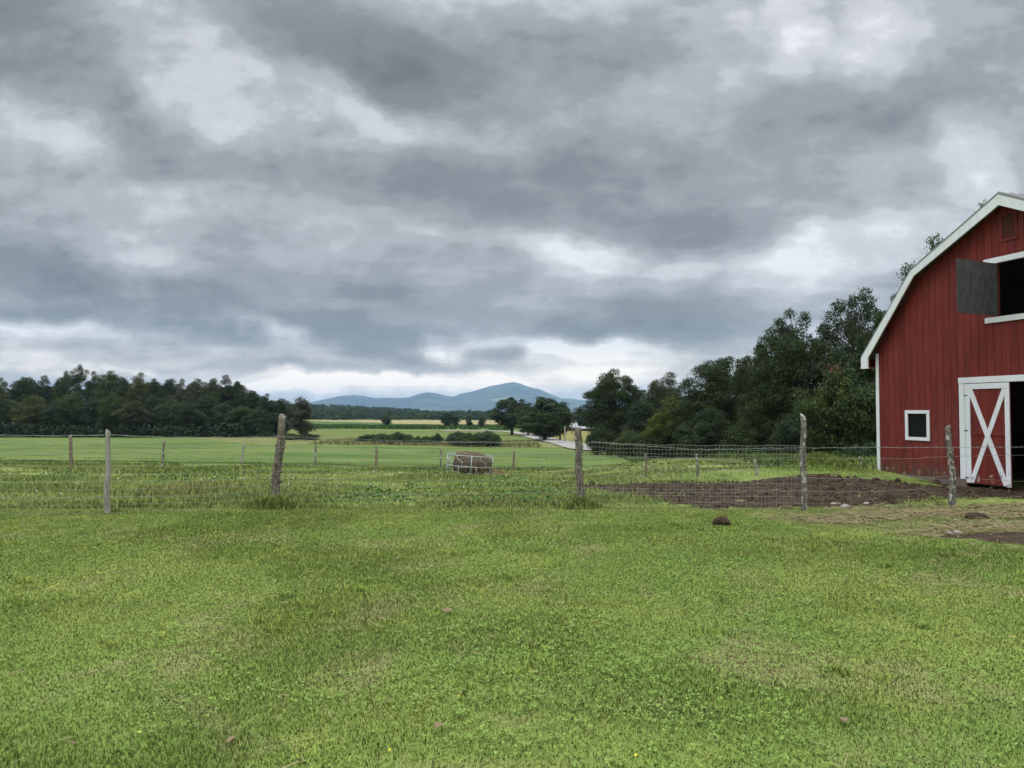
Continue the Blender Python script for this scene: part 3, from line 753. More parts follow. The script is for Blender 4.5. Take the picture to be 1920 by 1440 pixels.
PF[1085] = post((1089, 951), (1083, 804), 13.5, M['bark_dark'], 'thick knobbly bark covered post standing below the distant gravel road', 3, 10, 0, .13)
PF[1505] = post((1508, 957), (1504.5, 778), 10, M['bark_spot'], 'tall straight spotted post where the wire mesh ends at the barnyard', 4, 7, 0, .08)
PF[1775] = post((1787, 951), (1776, 799), 10.5, M['bark_spot'], 'short leaning spotted post in front of the red barn wall', 5, 10, .02, .10)
PB = {}
for px, base, top, w, mat, lab in [
    (132, (134, 878), (132, 816), 6.2, 'bark_brown', 'brown paddock post near the left edge, largest of the back fence'),
    (305, (304, 873), (308, 827), 4.6, 'bark_spot', 'slanting white flecked post in the paddock before the left wood'),
    (453, (453, 869), (457, 831), 4.4, 'wood_grey', 'grey slanting paddock post just left of the thick leaning post'),
    (590, (591, 874), (592, 835), 3.8, 'bark_spot', 'white spotted paddock post just right of the thick leaning post'),
    (705, (705, 880), (706, 836), 4.6, 'bark_brown', 'grey brown paddock post standing before the middle of the low bushes'),
    (826, (826, 878), (827, 842), 3.4, 'bark_spot', 'thin white spotted post just left of the round bale feeder'),
    (962, (962, 883), (964, 845), 4.2, 'bark_brown', 'crooked brown post in the paddock right of the round bale feeder'),
    (1210, (1210, 894), (1211, 852), 4.2, 'bark_brown', 'thin grey post seen through the mesh, nearest to the knobbly post'),
    (1307, (1309, 894), (1306, 852), 4.2, 'bark_spot', 'pale straight post seen through the mesh between two other paddock posts'),
    (1418, (1421, 890), (1416, 863), 4.6, 'wood_grey', 'short pale leaning post seen through the mesh beside the soil heap'),
    (1614, (1616, 873), (1613, 858), 5, 'wood_grey', 'pale stub of a post poking out behind the grassy mound')]:
    PB[px] = post(base, top, w, M[mat], lab, px, 3, 0, .06, 'small posts of the back paddock fence')

# ------------------------------------------------------------------ wire
M['wire'] = material('galvanised_wire', lambda t, o: principled(t, o, (.27, .28, .255), .7, .1))
M['wiredark'] = material('old_wire', lambda t, o: principled(t, o, (.26, .26, .24), .6, .3))
def mesh_span(a, b, z1a, z1b, dx, label, seed, out=None):
    rg = np.random.default_rng(seed); mb = MB(); a = np.array(a[:2], float); b = np.array(b[:2], float); l = np.linalg.norm(b - a); n = int(l / dx)
    off = np.array([0, -.10]); r = .0014
    def P(s, h):
        q = a + (b - a) * s + off; bul = .03 * math.sin(s * 9 + h * 3) + .02 * math.sin(s * 23 + 1)
        q = q + np.array([0, bul * h]); top = z1a + (z1b - z1a) * s - .05 * math.sin(math.pi * s) * .5 + .006 * math.sin(s * 31)
        zb = float(terrain(q[0], q[1])) + .02
        return np.array([q[0] + .012 * h * math.sin(s * 17), q[1], zb + (top - zb) * h])
    for k in range(n + 1):
        s = k / n; mb.tube([P(s, h) for h in (0, .35, .7, 1)], r, 3, False)
    hs = [0, .10, .20, .30, .40, .50, .60, .69, .78, .86, .93, 1.0]
    for h in hs:
        mb.tube([P(s, h) for s in np.linspace(0, 1, 28)], r * (1.5 if h == 1 else 1.1), 4, False)
    return tag(mb.build('wire_mesh', M['wire']), label, 'wire fence', 'welded wire mesh of the front fence')
p0 = np.array([-9.6, 12.1, 0]); p200, p515, p1085, p1505, p1775 = [PF[k][1] for k in (200, 515, 1085, 1505, 1775)]
mesh_span(p0, p200, zat(813, 12.1), zat(815, 12.1), .088, 'welded wire mesh running left of the smooth grey post', 1)
mesh_span(p200, p515, zat(815, p200[1]), zat(818, p515[1]), .088, 'welded wire mesh between the smooth grey post and the thick leaning post', 2)
mesh_span(p515, p1085, zat(818, p515[1]), zat(829, p1085[1]), .082, 'welded wire mesh before the bale feeder, between two thick posts', 3)
mesh_span(p1085, p1505, zat(829, p1085[1]), zat(834.5, p1505[1]), .057, 'denser welded wire mesh in front of the bare soil', 4)
def strand(pts, label, r=.0028, seed=0, mat='wire', sag=.03, barbs=False, group='plain wire strands'):
    rg = np.random.default_rng(seed); mb = MB(); path = []
    for a, b in zip(pts[:-1], pts[1:]):
        a, b = np.array(a, float), np.array(b, float); n = 14
        for k in range(n):
            s = k / n; q = a + (b - a) * s; q[2] += -sag * 4 * s * (1 - s) + rg.normal(0, .004); path.append(q)
    path.append(np.array(pts[-1], float)); mb.tube(path, r, 5)
    if barbs:
        for i in range(0, len(path) - 1, 1):
            c = path[i]; mb.tube([c + [-.012, 0, -.018], c + [.012, 0, .018]], .0015, 3); mb.tube([c + [.012, .0, -.018], c + [-.012, 0, .018]], .0015, 3)
    return tag(mb.build('wire_strand', M[mat], None, True), label, 'wire', group)
def q(px, py, y):
    d = ray(px, py); return CAM + d * (y / d[1])
yo = -.09
y2, y5, y10, y15, y17 = [PF[k][1][1] + yo for k in (200, 515, 1085, 1505, 1775)]
strand([q(-60, 812, 12.1), q(203, 815, y2), q(526, 819, y5), q(640, 826, y5 + .1), q(1083, 828, y10)], 'thick twisted top wire along the mesh from the left edge', .0028, 1, 'wiredark')
strand([q(-60, 846, 12.0), q(203, 843, y2), q(524, 838, y5), q(1085, 852, y10), q(1505, 858, y15), q(1775, 856, y17)], 'pale wire at mid height running the whole front fence', .0022, 2)
strand([q(-60, 933, 12.0), q(202, 930, y2), q(517, 926, y5), q(1087, 921, y10), q(1506, 920, y15), q(1730, 916, y17 - .1), q(1755, 924, y17)], 'low wire near the grass running the whole front fence', .0022, 3)
strand([q(1110, 828, y10), q(1300, 843, y10 - .2), q(1505, 839.5, y15), q(1775, 839, y17), q(1925, 838.5, 14.2), q(2050, 838, 15)], 'barbed top wire crossing in front of the red barn', .003, 4, 'wire', .0, True)
strand([q(1506, 895, y15), q(1565, 897, y15), q(1640, 895, y15 + .2), q(1779, 894, y17)], 'slack wire low across the dark barnyard soil', .0026, 5, 'wire', .005)
strand([q(1779, 896, y17), q(1925, 903, 14.2), q(2050, 905, 15)], 'thin wire low across the open barn doorway', .002, 6, 'wiredark', .0)
strand([q(1776, 855, y17), q(1925, 854, 14.2), q(2050, 853, 15)], 'thin middle wire across the crossed barn door', .002, 8, 'wiredark', .0)
bk = [PB[k] for k in (132, 305, 453, 590, 705, 826, 962, 1210, 1307, 1418)]
strand([(-32, 24, float(terrain(-32, 24)) + 1.1)] + [b + (t - b) * .82 for _, b, t in bk], 'pale upper wire of the back paddock fence', .006, 11, 'wire', .03)
strand([(-32, 24, float(terrain(-32, 24)) + .55)] + [b + (t - b) * .42 for _, b, t in bk], 'pale lower wire of the back paddock fence', .005, 12, 'wire', .03)

# ------------------------------------------------------------------ round bale feeder
M['galv'] = material('galvanised_tube', lambda t, o: principled(t, o, mix(t, noise(t, objc(t), 6, 4), (.30, .33, .34), (.42, .45, .46)), .45, .35))
fb = hit(876, 891); fb[1] += .95; fb[2] = float(terrain(fb[0], fb[1])); FR = 42.5 / F * fb[1]; print('FEEDER', fb, FR)
fd = empty('bale_feeder', fb, 'round galvanised cattle feeder ring holding a bale in the paddock', 'feeder'); fd.rotation_euler = (0, R(4.2), 0)
def ringpt(a, z): return (FR * math.cos(a), FR * math.sin(a), z)
HT, HM = 36 / F * fb[1], 16.5 / F * fb[1]
for nm, z, r in (('top_rail', HT, .016), ('middle_rail', HM, .014), ('bottom_rail', .03, .012)):
    mb = MB(); mb.tube([ringpt(2 * math.pi * k / 32, z) for k in range(33)], r, 6, False); mb.build(nm, M['galv'], fd, True)
for k in range(12):
    a = 2 * math.pi * k / 12 + .12
    mb = MB()
    if k % 3 == 0: mb.tube([ringpt(a, .02), ringpt(a, HT)], .018, 6)
    else:
        s = .26 if k % 2 else .26
        mb.tube([ringpt(a - s * .5, HT), ringpt(a - s * .5, HT - .1), ringpt(a + s * .5, HM + .14), ringpt(a + s * .5, HM)], .014, 6)
    mb.build('upright' if k % 3 == 0 else 'slant_bar', M['galv'], fd, True)
for k in range(8):
    a = 2 * math.pi * k / 8 + .35; mb = MB(); mb.tube([ringpt(a, .02), ringpt(a, HM)], .012, 6); mb.build('lower_bar', M['galv'], fd, True)
def m_hay(t, out):
    p = objc(t); n = noise(t, scaled(t, p, (3, 9, 9)), 3, 6, .75, 1.0)
    c = mix(t, ramp(t, n, .35, .66), (.04, .031, .022), (.19, .145, .098)); c = mix(t, ramp(t, noise(t, p, 2.2, 3), .55, .7), c, (.20, .14, .085))
    principled(t, out, c, .95, 0, n, 1., .05, .1)
M['hay'] = material('weathered_hay', m_hay)
mb = MB(); rg = np.random.default_rng(8); nb, na = 22, 40; vs = []; fs = []
for i in range(nb + 1):
    t_ = -1 + 2 * i / nb; x = .78 * FR * t_
    BR = HT * .64; rr = BR * (1 - .10 * abs(t_) ** 4) * (1 - .28 * smooth(.35, 1, t_))
    for k in range(na):
        a = 2 * math.pi * k / na; r = rr * (1 + .26 * (fbm(x * 4 + 7, math.cos(a) * 2 + a, 5) - .5) + rg.normal(0, .012)); 
        if math.sin(a) < -.6: r = rr * .62 / max(-math.sin(a), .62) * 1.0
        vs.append((x + rg.normal(0, .01), r * math.cos(a), HT * .50 + r * math.sin(a)))
for i in range(nb):
    for k in range(na): fs.append((i * na + k, (i + 1) * na + k, (i + 1) * na + (k + 1) % na, i * na + (k + 1) % na))
fs.append(tuple(range(na))); fs.append(tuple(nb * na + k for k in range(na - 1, -1, -1)))
mb.add(vs, fs); bale = mb.build('hay_bale', M['hay'], None, True); bale.location = [float(k) for k in fb + np.array([.10, 0, 0])]; bale.rotation_euler = (R(4), R(7), R(-6))
tag(bale, 'weathered brown round hay bale lying inside the galvanised feeder', 'hay bale')
def wisps(name, c, sx, sy, hz, n, mat, base=None):
    P = np.column_stack([rng.normal(c[0], sx, n), rng.normal(c[1], sy, n)]); g = np.exp(-.5 * (((P[:, 0] - c[0]) / sx) ** 2 + ((P[:, 1] - c[1]) / sy) ** 2))
    z = terrain(P[:, 0], P[:, 1]) + hz * g * rng.uniform(0, 1, n)
    return blades(name, np.column_stack([P, z]), rng.uniform(.03, .12, n), rng.uniform(.008, .016, n), rng.uniform(0, 1, n), rng, 1.6, True, mat)
M['haywisp'] = m_simple('pulled_hay', (.30, .21, .11))
o = link('pulled_hay', wisps('pulled_hay', hit(918, 889), .28, .3, .22, 1500, M['haywisp'])); tag(o, 'small tan heap of pulled hay at the right side of the feeder', 'hay', kind='stuff')

# ------------------------------------------------------------------ small things on the lawn
M['leafbrown'] = material('dead_leaf', lambda t, o: principled(t, o, mix(t, noise(t, objc(t), 40, 4), (.12, .075, .045), (.27, .19, .12)), .85))
def dead_leaf(px, py, size, label, seed):
    rg = np.random.default_rng(seed); b = hit(px, py); mb = MB(); n = 9; vs = [(0, 0, .01)]
    for k in range(n):
        a = 2 * math.pi * k / n; r = .7 * size * (.55 + .45 * abs(math.cos(1.5 * a + seed))) * rg.uniform(.8, 1.2); vs.append((r * math.cos(a), r * .7 * math.sin(a), .005 + .25 * size * rg.uniform(0, 1)))
    mb.add(vs, [(0, k + 1, (k + 1) % n + 1) for k in range(n)])
    mb.add([(v[0], v[1], v[2] - .0015) for v in vs], [(0, (k + 1) % n + 1, k + 1) for k in range(n)])
    o = mb.build('dead_leaf', M['leafbrown'], None, True); o.location = (b[0], b[1], b[2] + .03); o.rotation_euler = (rg.uniform(-.3, .5), 0, rg.uniform(0, 6))
    return tag(o, label, 'leaf', 'dead leaves on the lawn')
dead_leaf(433, 1404, .045, 'curled tan dead leaf on the grass at the bottom left', 1)
dead_leaf(822, 1376, .05, 'crumpled brown dead leaf near the bottom middle of the lawn', 2)
dead_leaf(1580, 1363, .05, 'dark dead leaf on the clover at the lower right', 3)
dead_leaf(838, 1153, .06, 'small dark dead leaf in the middle of the lawn', 4)
def lump(name, px, py, rx, rz_, mat, label, cat, seed, group=None):
    rg = np.random.default_rng(seed); b = hit(px, py); bm = bmesh.new(); bmesh.ops.create_icosphere(bm, subdivisions=3, radius=1)
    for v in bm.verts:
        k = 1 + .55 * (float(fbm(v.co.x * 2.2 + seed, v.co.y * 2.2 + v.co.z * 1.7, seed, 3)) - .5) + rg.normal(0, .03)
        v.co = Vector((v.co.x * rx * k, v.co.y * rx * .8 * k, v.co.z * rz_ * k))
    me = bpy.data.meshes.new(name); bm.to_mesh(me); bm.free(); me.materials.append(mat); me.polygons.foreach_set('use_smooth', [True] * len(me.polygons))
    o = link(name, me); o.location = (b[0], b[1], b[2] + rz_ * .35); return tag(o, label, cat, group)
lump('soil_clod', 1353, 984, .12, .075, M['clod'], 'lone dark clod of soil on the lawn before the wire mesh', 'clod', 3)
lump('soil_clod', 1832, 972, .17, .06, M['clod'], 'dark clod lying in the straw right of the short post', 'clod', 4)
M['stone'] = material('pale_stone', lambda t, o: principled(t, o, mix(t, noise(t, objc(t), 20, 4), (.20, .185, .165), (.38, .36, .33)), .9))
for (px, py, r, lab, sd) in ((1563, 947, .055, 'pale stone in the soil just right of the tall spotted post', 5), (1585, 952, .075, 'flat pale stone where soil meets straw', 6), (1625, 946, .06, 'grey stone at the grassy edge of the soil', 7), (1795, 1001, .06, 'white stone at the edge of the lower bare patch', 8), (1780, 1002, .05, 'small white stone left beside the stone at the bare patch', 9)):
    lump('stone', px, py, r, r * .55, M['stone'], lab, 'stone', sd, 'pale stones by the barnyard')
tg = hit(1352, 976); o = link('clod_grass', blades('clod_grass', np.column_stack([rng.normal(tg[0], .07, 90), rng.normal(tg[1], .05, 90), np.full(90, tg[2] + .04)]), rng.uniform(.04, .14, 90), np.full(90, .008), rng.uniform(.5, 1, 90), rng, .8, True, M['drygrass'])); tag(o, 'tuft of dry grass on the lone dark clod', 'grass', kind='stuff')
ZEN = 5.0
# ------------------------------------------------------------------ trees
def m_leaf(t, out):
    oi = nd(t, 'ShaderNodeObjectInfo'); base = oi.outputs['Color']; r = attr(t, 'rnd')
    v = math_(t, 'MULTIPLY_ADD', math_(t, 'POWER', r, 1.5), 1.6, .42); p = pos(t)
    c = mix(t, 1., base, nd(t, 'ShaderNodeCombineColor', {0: v, 1: v, 2: v}).outputs[0], 'MULTIPLY')
    n = noise(t, p, .55, 4, .6)
    c = mix(t, math_(t, 'MULTIPLY', ramp(t, n, .52, .7), .55), c, mix(t, 1., c, (1.75, 1.45, .9), 'MULTIPLY'))
    d = nd(t, 'ShaderNodeBsdfPrincipled', {'Base Color': c, 'Roughness': .6, 'Specular IOR Level': .14}); tr = nd(t, 'ShaderNodeBsdfTranslucent', {'Color': c})
    m = nd(t, 'ShaderNodeMixShader', {0: .2, 1: d.outputs[0], 2: tr.outputs[0]}); t.links.new(m.outputs[0], out.inputs[0])
M['leaf'] = material('tree_leaf', m_leaf)
M['redleaf'] = material('red_leaf', lambda t, o: principled(t, o, (.085, .032, .018), .85))
M['treebark'] = barkmat('tree_bark', (.035, .03, .025), (.12, .105, .09), (.2, .2, .18), .72)

def leaf_cards(C, dirs, size, rnd, rg, name, mat):
    n = len(C)
    nrm = dirs * .5 + np.array([0, 0, .55]) + rg.normal(0, .55, (n, 3)); nrm /= np.linalg.norm(nrm, axis=1)[:, None] + 1e-9
    t0 = np.cross(nrm, rg.normal(0, 1, (n, 3))); t0 /= np.linalg.norm(t0, axis=1)[:, None] + 1e-9; t1 = np.cross(nrm, t0)
    a = t0 * size[:, None]; b = t1 * (size * .62)[:, None]
    V = np.stack([C - a, C - b * .9 + a * .15, C + a - nrm * (size * .25)[:, None], C + b * .9 + a * .15], 1)
    return mesh_np(name, V.reshape(-1, 3), np.arange(4 * n), np.full(n, 4), mat, {'rnd': np.repeat(rnd, 4)})

def tree_data(seed, H, Rr, zb, nl, lr, leaf, dens, flat=.62, irr=.25, top=1.0, open_=0., tr=.2, bare=0):
    """H height, Rr crown radius, zb crown base, nl lobes of radius lr, leaf size, leaves per lobe"""
    rg = np.random.default_rng(seed); cz = (H + zb) / 2; hz = (H - zb) / 2
    lob = []; ph = rg.uniform(0, 6.28, 6)
    tries = 0
    while len(lob) < nl and tries < nl * 60:
        tries += 1
        d = rg.normal(0, 1, 3); d /= np.linalg.norm(d); rad = rg.uniform(.25, 1) ** (.45)
        a = math.atan2(d[1], d[0]); k = 1 + irr * (math.sin(2 * a + ph[0]) * .5 + math.sin(3 * a + ph[1] + 2 * d[2]) * .6 + math.sin(4 * d[2] + ph[2] + a) * .5)
        rr = lr * rg.uniform(.6, 1.25)
        zz = d[2] * rad
        taper = 1 - (.35 * top) * max(zz, 0) ** 1.5 - .15 * max(-zz, 0)
        c = np.array([d[0] * rad * k * max(Rr - rr * .7, .1) * taper, d[1] * rad * k * max(Rr - rr * .7, .1) * taper, cz + zz * (hz - rr * .45) * (1 + .12 * irr * math.sin(3 * a + ph[3]))])
        if any(np.linalg.norm((c - q[0]) * [1, 1, 1.3]) < (.42 + .5 * open_) * (rr + q[1]) for q in lob): continue
        lob.append((c, rr))
    PC, PD, PS, PR = [], [], [], []
    for c, rr in lob:
        n = int(dens * (rr / lr) ** 2); d = rg.normal(0, 1, (n, 3)); d[:, 2] = d[:, 2] * 1.0 + .25; d /= np.linalg.norm(d, axis=1)[:, None]
        r = rr * (rg.uniform(.2, 1.0, n) ** .55 + np.abs(rg.normal(0, .22, n))) * (1 + .22 * np.sin(5 * d[:, 0] + 3 * d[:, 2] + c[0] * 3) + .16 * np.sin(7 * d[:, 1] - 4 * d[:, 2] + c[1] * 5))
        P = c + d * r[:, None] * np.array([1, 1, flat]); P[:, 2] -= .10 * rr * (r / rr) ** 2
        PC.append(P); PD.append(d); PS.append(leaf * rg.uniform(.6, 1.25, n)); PR.append(np.clip(rg.normal(.5, .22, n), 0, 1))
    PC = np.concatenate(PC)
    PC[:, 2] = np.maximum(PC[:, 2], .05)
    cm = leaf_cards(PC, np.concatenate(PD), np.concatenate(PS), np.concatenate(PR), rg, 'crown', M['leaf'])
    mb = MB(); wob = [np.array([rg.normal(0, .05 * H * .3), rg.normal(0, .05 * H * .3), 0]) for _ in range(4)]
    tp = [np.array([0, 0, -.3]), np.array([0, 0, H * .12]), wob[0] * .5 + [0, 0, H * .35], wob[1] * .8 + [0, 0, H * .58], wob[2] + [0, 0, H * .82]]
    mb.tube(tp, [tr * 1.35, tr, tr * .8, tr * .5, tr * .12], 7)
    for c, rr in lob:
        zt = min(max(c[2] - rg.uniform(.25, .5) * np.hypot(c[0], c[1]) - .1 * H, H * .12), H * .78); k = np.interp(zt, [q[2] for q in tp], np.arange(5)); i = int(min(k, 3)); s = tp[i] + (tp[i + 1] - tp[i]) * (k - i)
        m = (s + c) / 2 + rg.normal(0, .15, 3) + [0, 0, -.08 * np.hypot(c[0], c[1])]
        mb.tube([s, m, c], [tr * .3, tr * .18, tr * .05], 5, False)
        for _ in range(2 + bare):
            e = c + rg.normal(0, 1, 3) * rr * np.array([.7, .7, .5]) + [0, 0, rr * (.2 + .35 * bare)]
            mb.tube([m * .3 + c * .7, e], [tr * .07 + .004, .006], 3, False)
    return cm, mb.mesh('trunk', M['treebark'], True)
KIND = {
    'maple': [tree_data(10 + i, 10, 4.0, .6, 115, .90, .085, 760, .6, .34, .3) for i in range(3)],
    'dense': [tree_data(20 + i, 10, 3.3, .2, 100, .84, .09, 680, .7, .38, 1.1) for i in range(3)],
    'open': [tree_data(30 + i, 12, 3.6, 1.6, 120, .50, .08, 300, .85, .6, .5, .10, .2, 0) for i in range(2)],
    'low': [tree_data(40 + i, 6, 3.0, .0, 90, .72, .075, 620, .64, .36) for i in range(2)],
    'shrub': [tree_data(50 + i, 2.4, 2.2, -.1, 40, .55, .08, 420, .75, .35, .9, 0, .05) for i in range(2)],
    'field': [tree_data(60 + i, 6, 2.4, 1.5, 26, .85, .17, 300, .7, .3, 1., 0, .18) for i in range(2)],
    'poplar': [tree_data(70, 8, 1.9, .4, 38, .72, .11, 420, .8, .3, 1.3, 0, .12)],
    'ash': [tree_data(75 + i, 11, 4.6, 1.6, 85, .92, .2, 230, .6, .42, .8, .02, .3) for i in range(2)],
}
KH = dict(maple=(10, 4.0), dense=(10, 3.3), open=(12, 3.6), low=(6, 3.0), shrub=(2.4, 2.2), field=(6, 2.4), poplar=(8, 1.9), ash=(11, 4.6))
used = set(); rt = np.random.default_rng(77)
DARK = (.034, .054, .018); MID = (.048, .074, .022); OLIVE = (.068, .085, .024); BLUE = (.034, .056, .025); BROWN = (.052, .066, .022); GREYG = (.075, .085, .052)
def tree(kind, px, y, top, wpx, col, label, group, v=0, name='tree', base=None, cat='tree'):
    b = at(px, y); hgt = zat(top, y) - b[2]; rad = wpx / F * y / 2
    i = v % len(KIND[kind]); cm, tm = KIND[kind][i]; H0, R0 = KH[kind]
    root = empty(name, b, label, cat, group, float(rt.uniform(0, 6.28)))
    sx = rad / R0; sz = hgt / H0
    for nm, me in (('crown', cm), ('trunk', tm)):
        o = bpy.data.objects.new(nm, me); COL.objects.link(o); o.parent = root; o.scale = (sx, sx, sz)
        if nm == 'crown': o.color = (*col, 1)
    return root
G1 = 'trees lining the right side of the paddock'
tree('maple', 1152, 86, 690, 112, DARK, 'dark rounded maple at the far end of the right hand tree line', G1, 0)
tree('maple', 1246, 80, 696, 100, (.045, .062, .026), 'brownish topped tree just behind the yellowish bushy tree in the right tree line', G1, 1)
tree('low', 1258, 66, 738, 88, (.075, .098, .022), 'smaller yellowish green bushy tree at the front of the right tree line', G1, 0)
tree('maple', 1346, 63, 660, 138, DARK, 'broad dark tree in the middle of the right tree line', G1, 2)
tree('maple', 1422, 57, 646, 96, DARK, 'dark leafy tree filling the gap before the tall ragged topped tree', G1, 0)
tree('open', 1484, 52, 575, 150, DARK, 'tall tree with ragged wind blown top and bare twigs', G1, 0)
tree('maple', 1500, 50, 612, 165, DARK, 'full dark crown below the ragged topped tree', G1, 0)
tree('open', 1605, 50, 546, 150, DARK, 'tall sparse tree with sky showing through, beside the barn eave', G1, 1)
tree('maple', 1630, 47, 610, 170, BLUE, 'dark tree under the sparse crown and next to the barn corner', G1, 1)
tree('maple', 1668, 46, 566, 120, DARK, 'dark full tree closing the gap between the sparse crown and the barn eave', G1, 2)
tree('low', 1575, 40, 690, 165, MID, 'bushy tree with a red tinged branch left of the barn corner', G1, 1)
tree('low', 1668, 39, 700, 150, BLUE, 'dark bushy tree partly hidden by the barn corner', G1, 0)
tree('low', 1425, 52, 742, 130, MID, 'low bushy tree leaning over the weeds in the middle of the right tree line', G1, 1)
tree('low', 1330, 58, 760, 110, (.033, .056, .022), 'low dark bush tree in front of the broad dark tree', G1, 0)
tree('low', 1500, 45, 765, 110, BLUE, 'low dark shrubby tree behind the tall spotted post', G1, 1)
tree('dense', 1205, 76, 745, 80, BLUE, 'bluish dark young tree between the two far maples', G1, 2)
tree('open', 1768, 44, 452, 165, MID, 'tall tree whose leaves show over the lower barn roof slope', G1, 1)
tree('open', 1850, 42, 374, 150, MID, 'tall tree whose leafy tip shows over the upper barn roof slope', G1, 0)
rd = np.random.default_rng(4); rb_ = at(1578, 39); n = 40
cr = np.array([at(1568, 37.2)[0], 37.2, zat(692, 37.2)])
# red autumn spray as part of that tree
root = [o for o in bpy.data.objects if o.get('label', '').startswith('bushy tree with a red')][0]
Pm = np.column_stack([rd.normal(cr[0], .22, n), rd.normal(cr[1], .25, n), rd.normal(cr[2], .16, n)])
Rz = np.array(Matrix.Rotation(-root.rotation_euler.z, 3, 'Z')); Pm = (Pm - np.array(root.location)) @ Rz.T
o = link('autumn_branch', leaf_cards(Pm, rd.normal(0, 1, (n, 3)), np.full(n, .10), rd.uniform(0, 1, n), rd, 'autumn_branch', M['redleaf']), root); o['label'] = 'branch of red turned leaves'
GU = 'undergrowth bushes below the right tree line'
for i, (px, y, top, w, c, lab) in enumerate([
    (1128, 80, 800, 62, DARK, 'dark bush at the far end of the right tree line beside the gravel road'),
    (1180, 74, 806, 70, MID, 'bush below the dark rounded maple'), (1240, 66, 812, 80, DARK, 'dark bush at the foot of the yellowish bushy tree'),
    (1315, 58, 815, 90, MID, 'spreading bush at the foot of the broad dark tree'), (1395, 53, 812, 100, DARK, 'dark bush behind the mesh, before the ragged topped tree'),
    (1468, 46, 818, 100, BLUE, 'dark green bush just left of the tall spotted post'), (1550, 40, 822, 120, DARK, 'dark bush behind the grassy mound'), (1635, 36, 828, 110, BLUE, 'dark bush tucked against the barn corner board')]):
    tree('shrub', px, y, top, w, c, lab, GU, i, 'bush', cat='bush')

G2 = 'trees of the wood at the left'
ow = [(-40, 712), (0, 712), (40, 709), (60, 707), (90, 708), (120, 702), (150, 687), (180, 700), (205, 697), (232, 706), (260, 702), (290, 712), (318, 710), (345, 714), (370, 712), (400, 709), (430, 707), (448, 718), (472, 732), (498, 742), (526, 750)]
cols = [DARK, OLIVE, DARK, BROWN, BLUE, MID, DARK, BLUE, MID, DARK, OLIVE, DARK, BLUE, GREYG, MID, BROWN, DARK, MID, DARK, BLUE, DARK]
desc = ['dark tree cut by the left picture edge, in the left wood', 'olive brown tree at the left end of the left wood', 'dark tree right of the olive brown tree, at the left end of the left wood',
        'brownish tree above the brown paddock post', 'bluish dark tree just right of the brownish tree in the left wood', 'mid green tree left of the tallest wispy crown in the left wood', 'dark tree with the tallest wispy crown of the left wood',
        'bluish tree right of the tallest wispy crown', 'mid green tree rising behind the smooth grey post', 'dark tree right of the smooth grey post, in the left wood', 'olive tree with a rounded cap in the left wood', 'dark tree right of the rounded olive tree in the left wood',
        'bluish dark tree above the white flecked slanting post', 'pale grey green tree in the middle right of the left wood', 'mid green tree beside the pale grey green tree', 'brown tinged tree with thin foliage at the right of the left wood', 'high rounded dark tree where the left wood begins to fall away', 'mid green tree on the falling right end of the left wood', 'dark low tree near the right end of the left wood', 'small bluish tree at the right tip of the left wood', 'lowest dark tree at the right tip of the left wood, behind the thick leaning post']
for i, ((px, top), c, d) in enumerate(zip(ow, cols, desc)):
    k = 'open' if i in (6,) else ('maple' if i % 3 == 1 else 'dense')
    tree(k, px, 160 + (i * 7) % 11, top - 5, 62 - 14 * (i % 2), c, d, G2, i)
front = [(-20, 735), (20, 745), (62, 738), (105, 748), (140, 733), (178, 742), (215, 735), (250, 748), (285, 738), (322, 745), (355, 750), (388, 740), (422, 752), (452, 758), (482, 764), (512, 772)]
fd2 = ['edge', 'olive brown', 'brownish', 'bluish', 'wispy', 'mid green', 'smooth grey post', 'rounded olive', 'dark', 'slanting post', 'pale grey green', 'brown tinged', 'rounded dark', 'falling', 'low', 'tip']
fl = ['low dark tree in front of the wood at the left picture edge', 'low dark tree before the olive brown tree of the left wood', 'low olive tree in front of the wood left of the brown paddock post', 'low dark tree in front of the wood directly behind the brown paddock post', 'bushy green tree in front of the tallest wispy crown', 'low dark tree between the brown paddock post and the smooth grey post', 'low green tree right behind the top of the smooth grey post', 'low brownish tree in front of the wood right of the smooth grey post', 'low bluish tree in front of the wood before the white flecked post', 'low green tree right of the white flecked post in front of the wood', 'low dark tree below the pale grey green tree', 'bushy dark tree in front of the brown tinged tree', 'low bluish tree left of the grey slanting paddock post', 'low green tree behind the grey slanting paddock post', 'low dark tree just left of the thick leaning post', 'low bluish tree directly behind the thick leaning post']
for i, ((px, top), lab) in enumerate(zip(front, fl)):
    c = [DARK, MID, OLIVE, DARK, MID, BLUE, MID, BROWN, BLUE, MID, DARK, DARK, BLUE, MID, DARK, BLUE][i]
    tree('dense' if i % 2 else 'low', px, 148 + (i * 5) % 7, top, 66, c, lab, G2, i)

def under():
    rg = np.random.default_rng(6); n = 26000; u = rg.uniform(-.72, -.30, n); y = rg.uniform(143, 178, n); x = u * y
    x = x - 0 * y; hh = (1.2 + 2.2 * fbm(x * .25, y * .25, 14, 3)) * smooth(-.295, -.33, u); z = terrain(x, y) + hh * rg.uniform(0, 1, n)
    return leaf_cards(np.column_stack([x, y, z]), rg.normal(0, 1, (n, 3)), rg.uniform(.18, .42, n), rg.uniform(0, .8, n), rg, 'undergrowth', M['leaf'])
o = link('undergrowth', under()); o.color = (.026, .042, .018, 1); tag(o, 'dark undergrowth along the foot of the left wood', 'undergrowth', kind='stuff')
G3 = 'trees by the gravel road'
tree('ash', 960, 190, 742, 84, BLUE, 'left tree of the clump by the road, with open bluish crown', G3, 0)
tree('maple', 990, 178, 757, 70, DARK, 'dark crown in the middle of the clump by the road', G3, 1)
tree('ash', 1022, 142, 740, 86, (.040, .066, .026), 'right and nearest tree of the clump by the road, with broad crown', G3, 1)
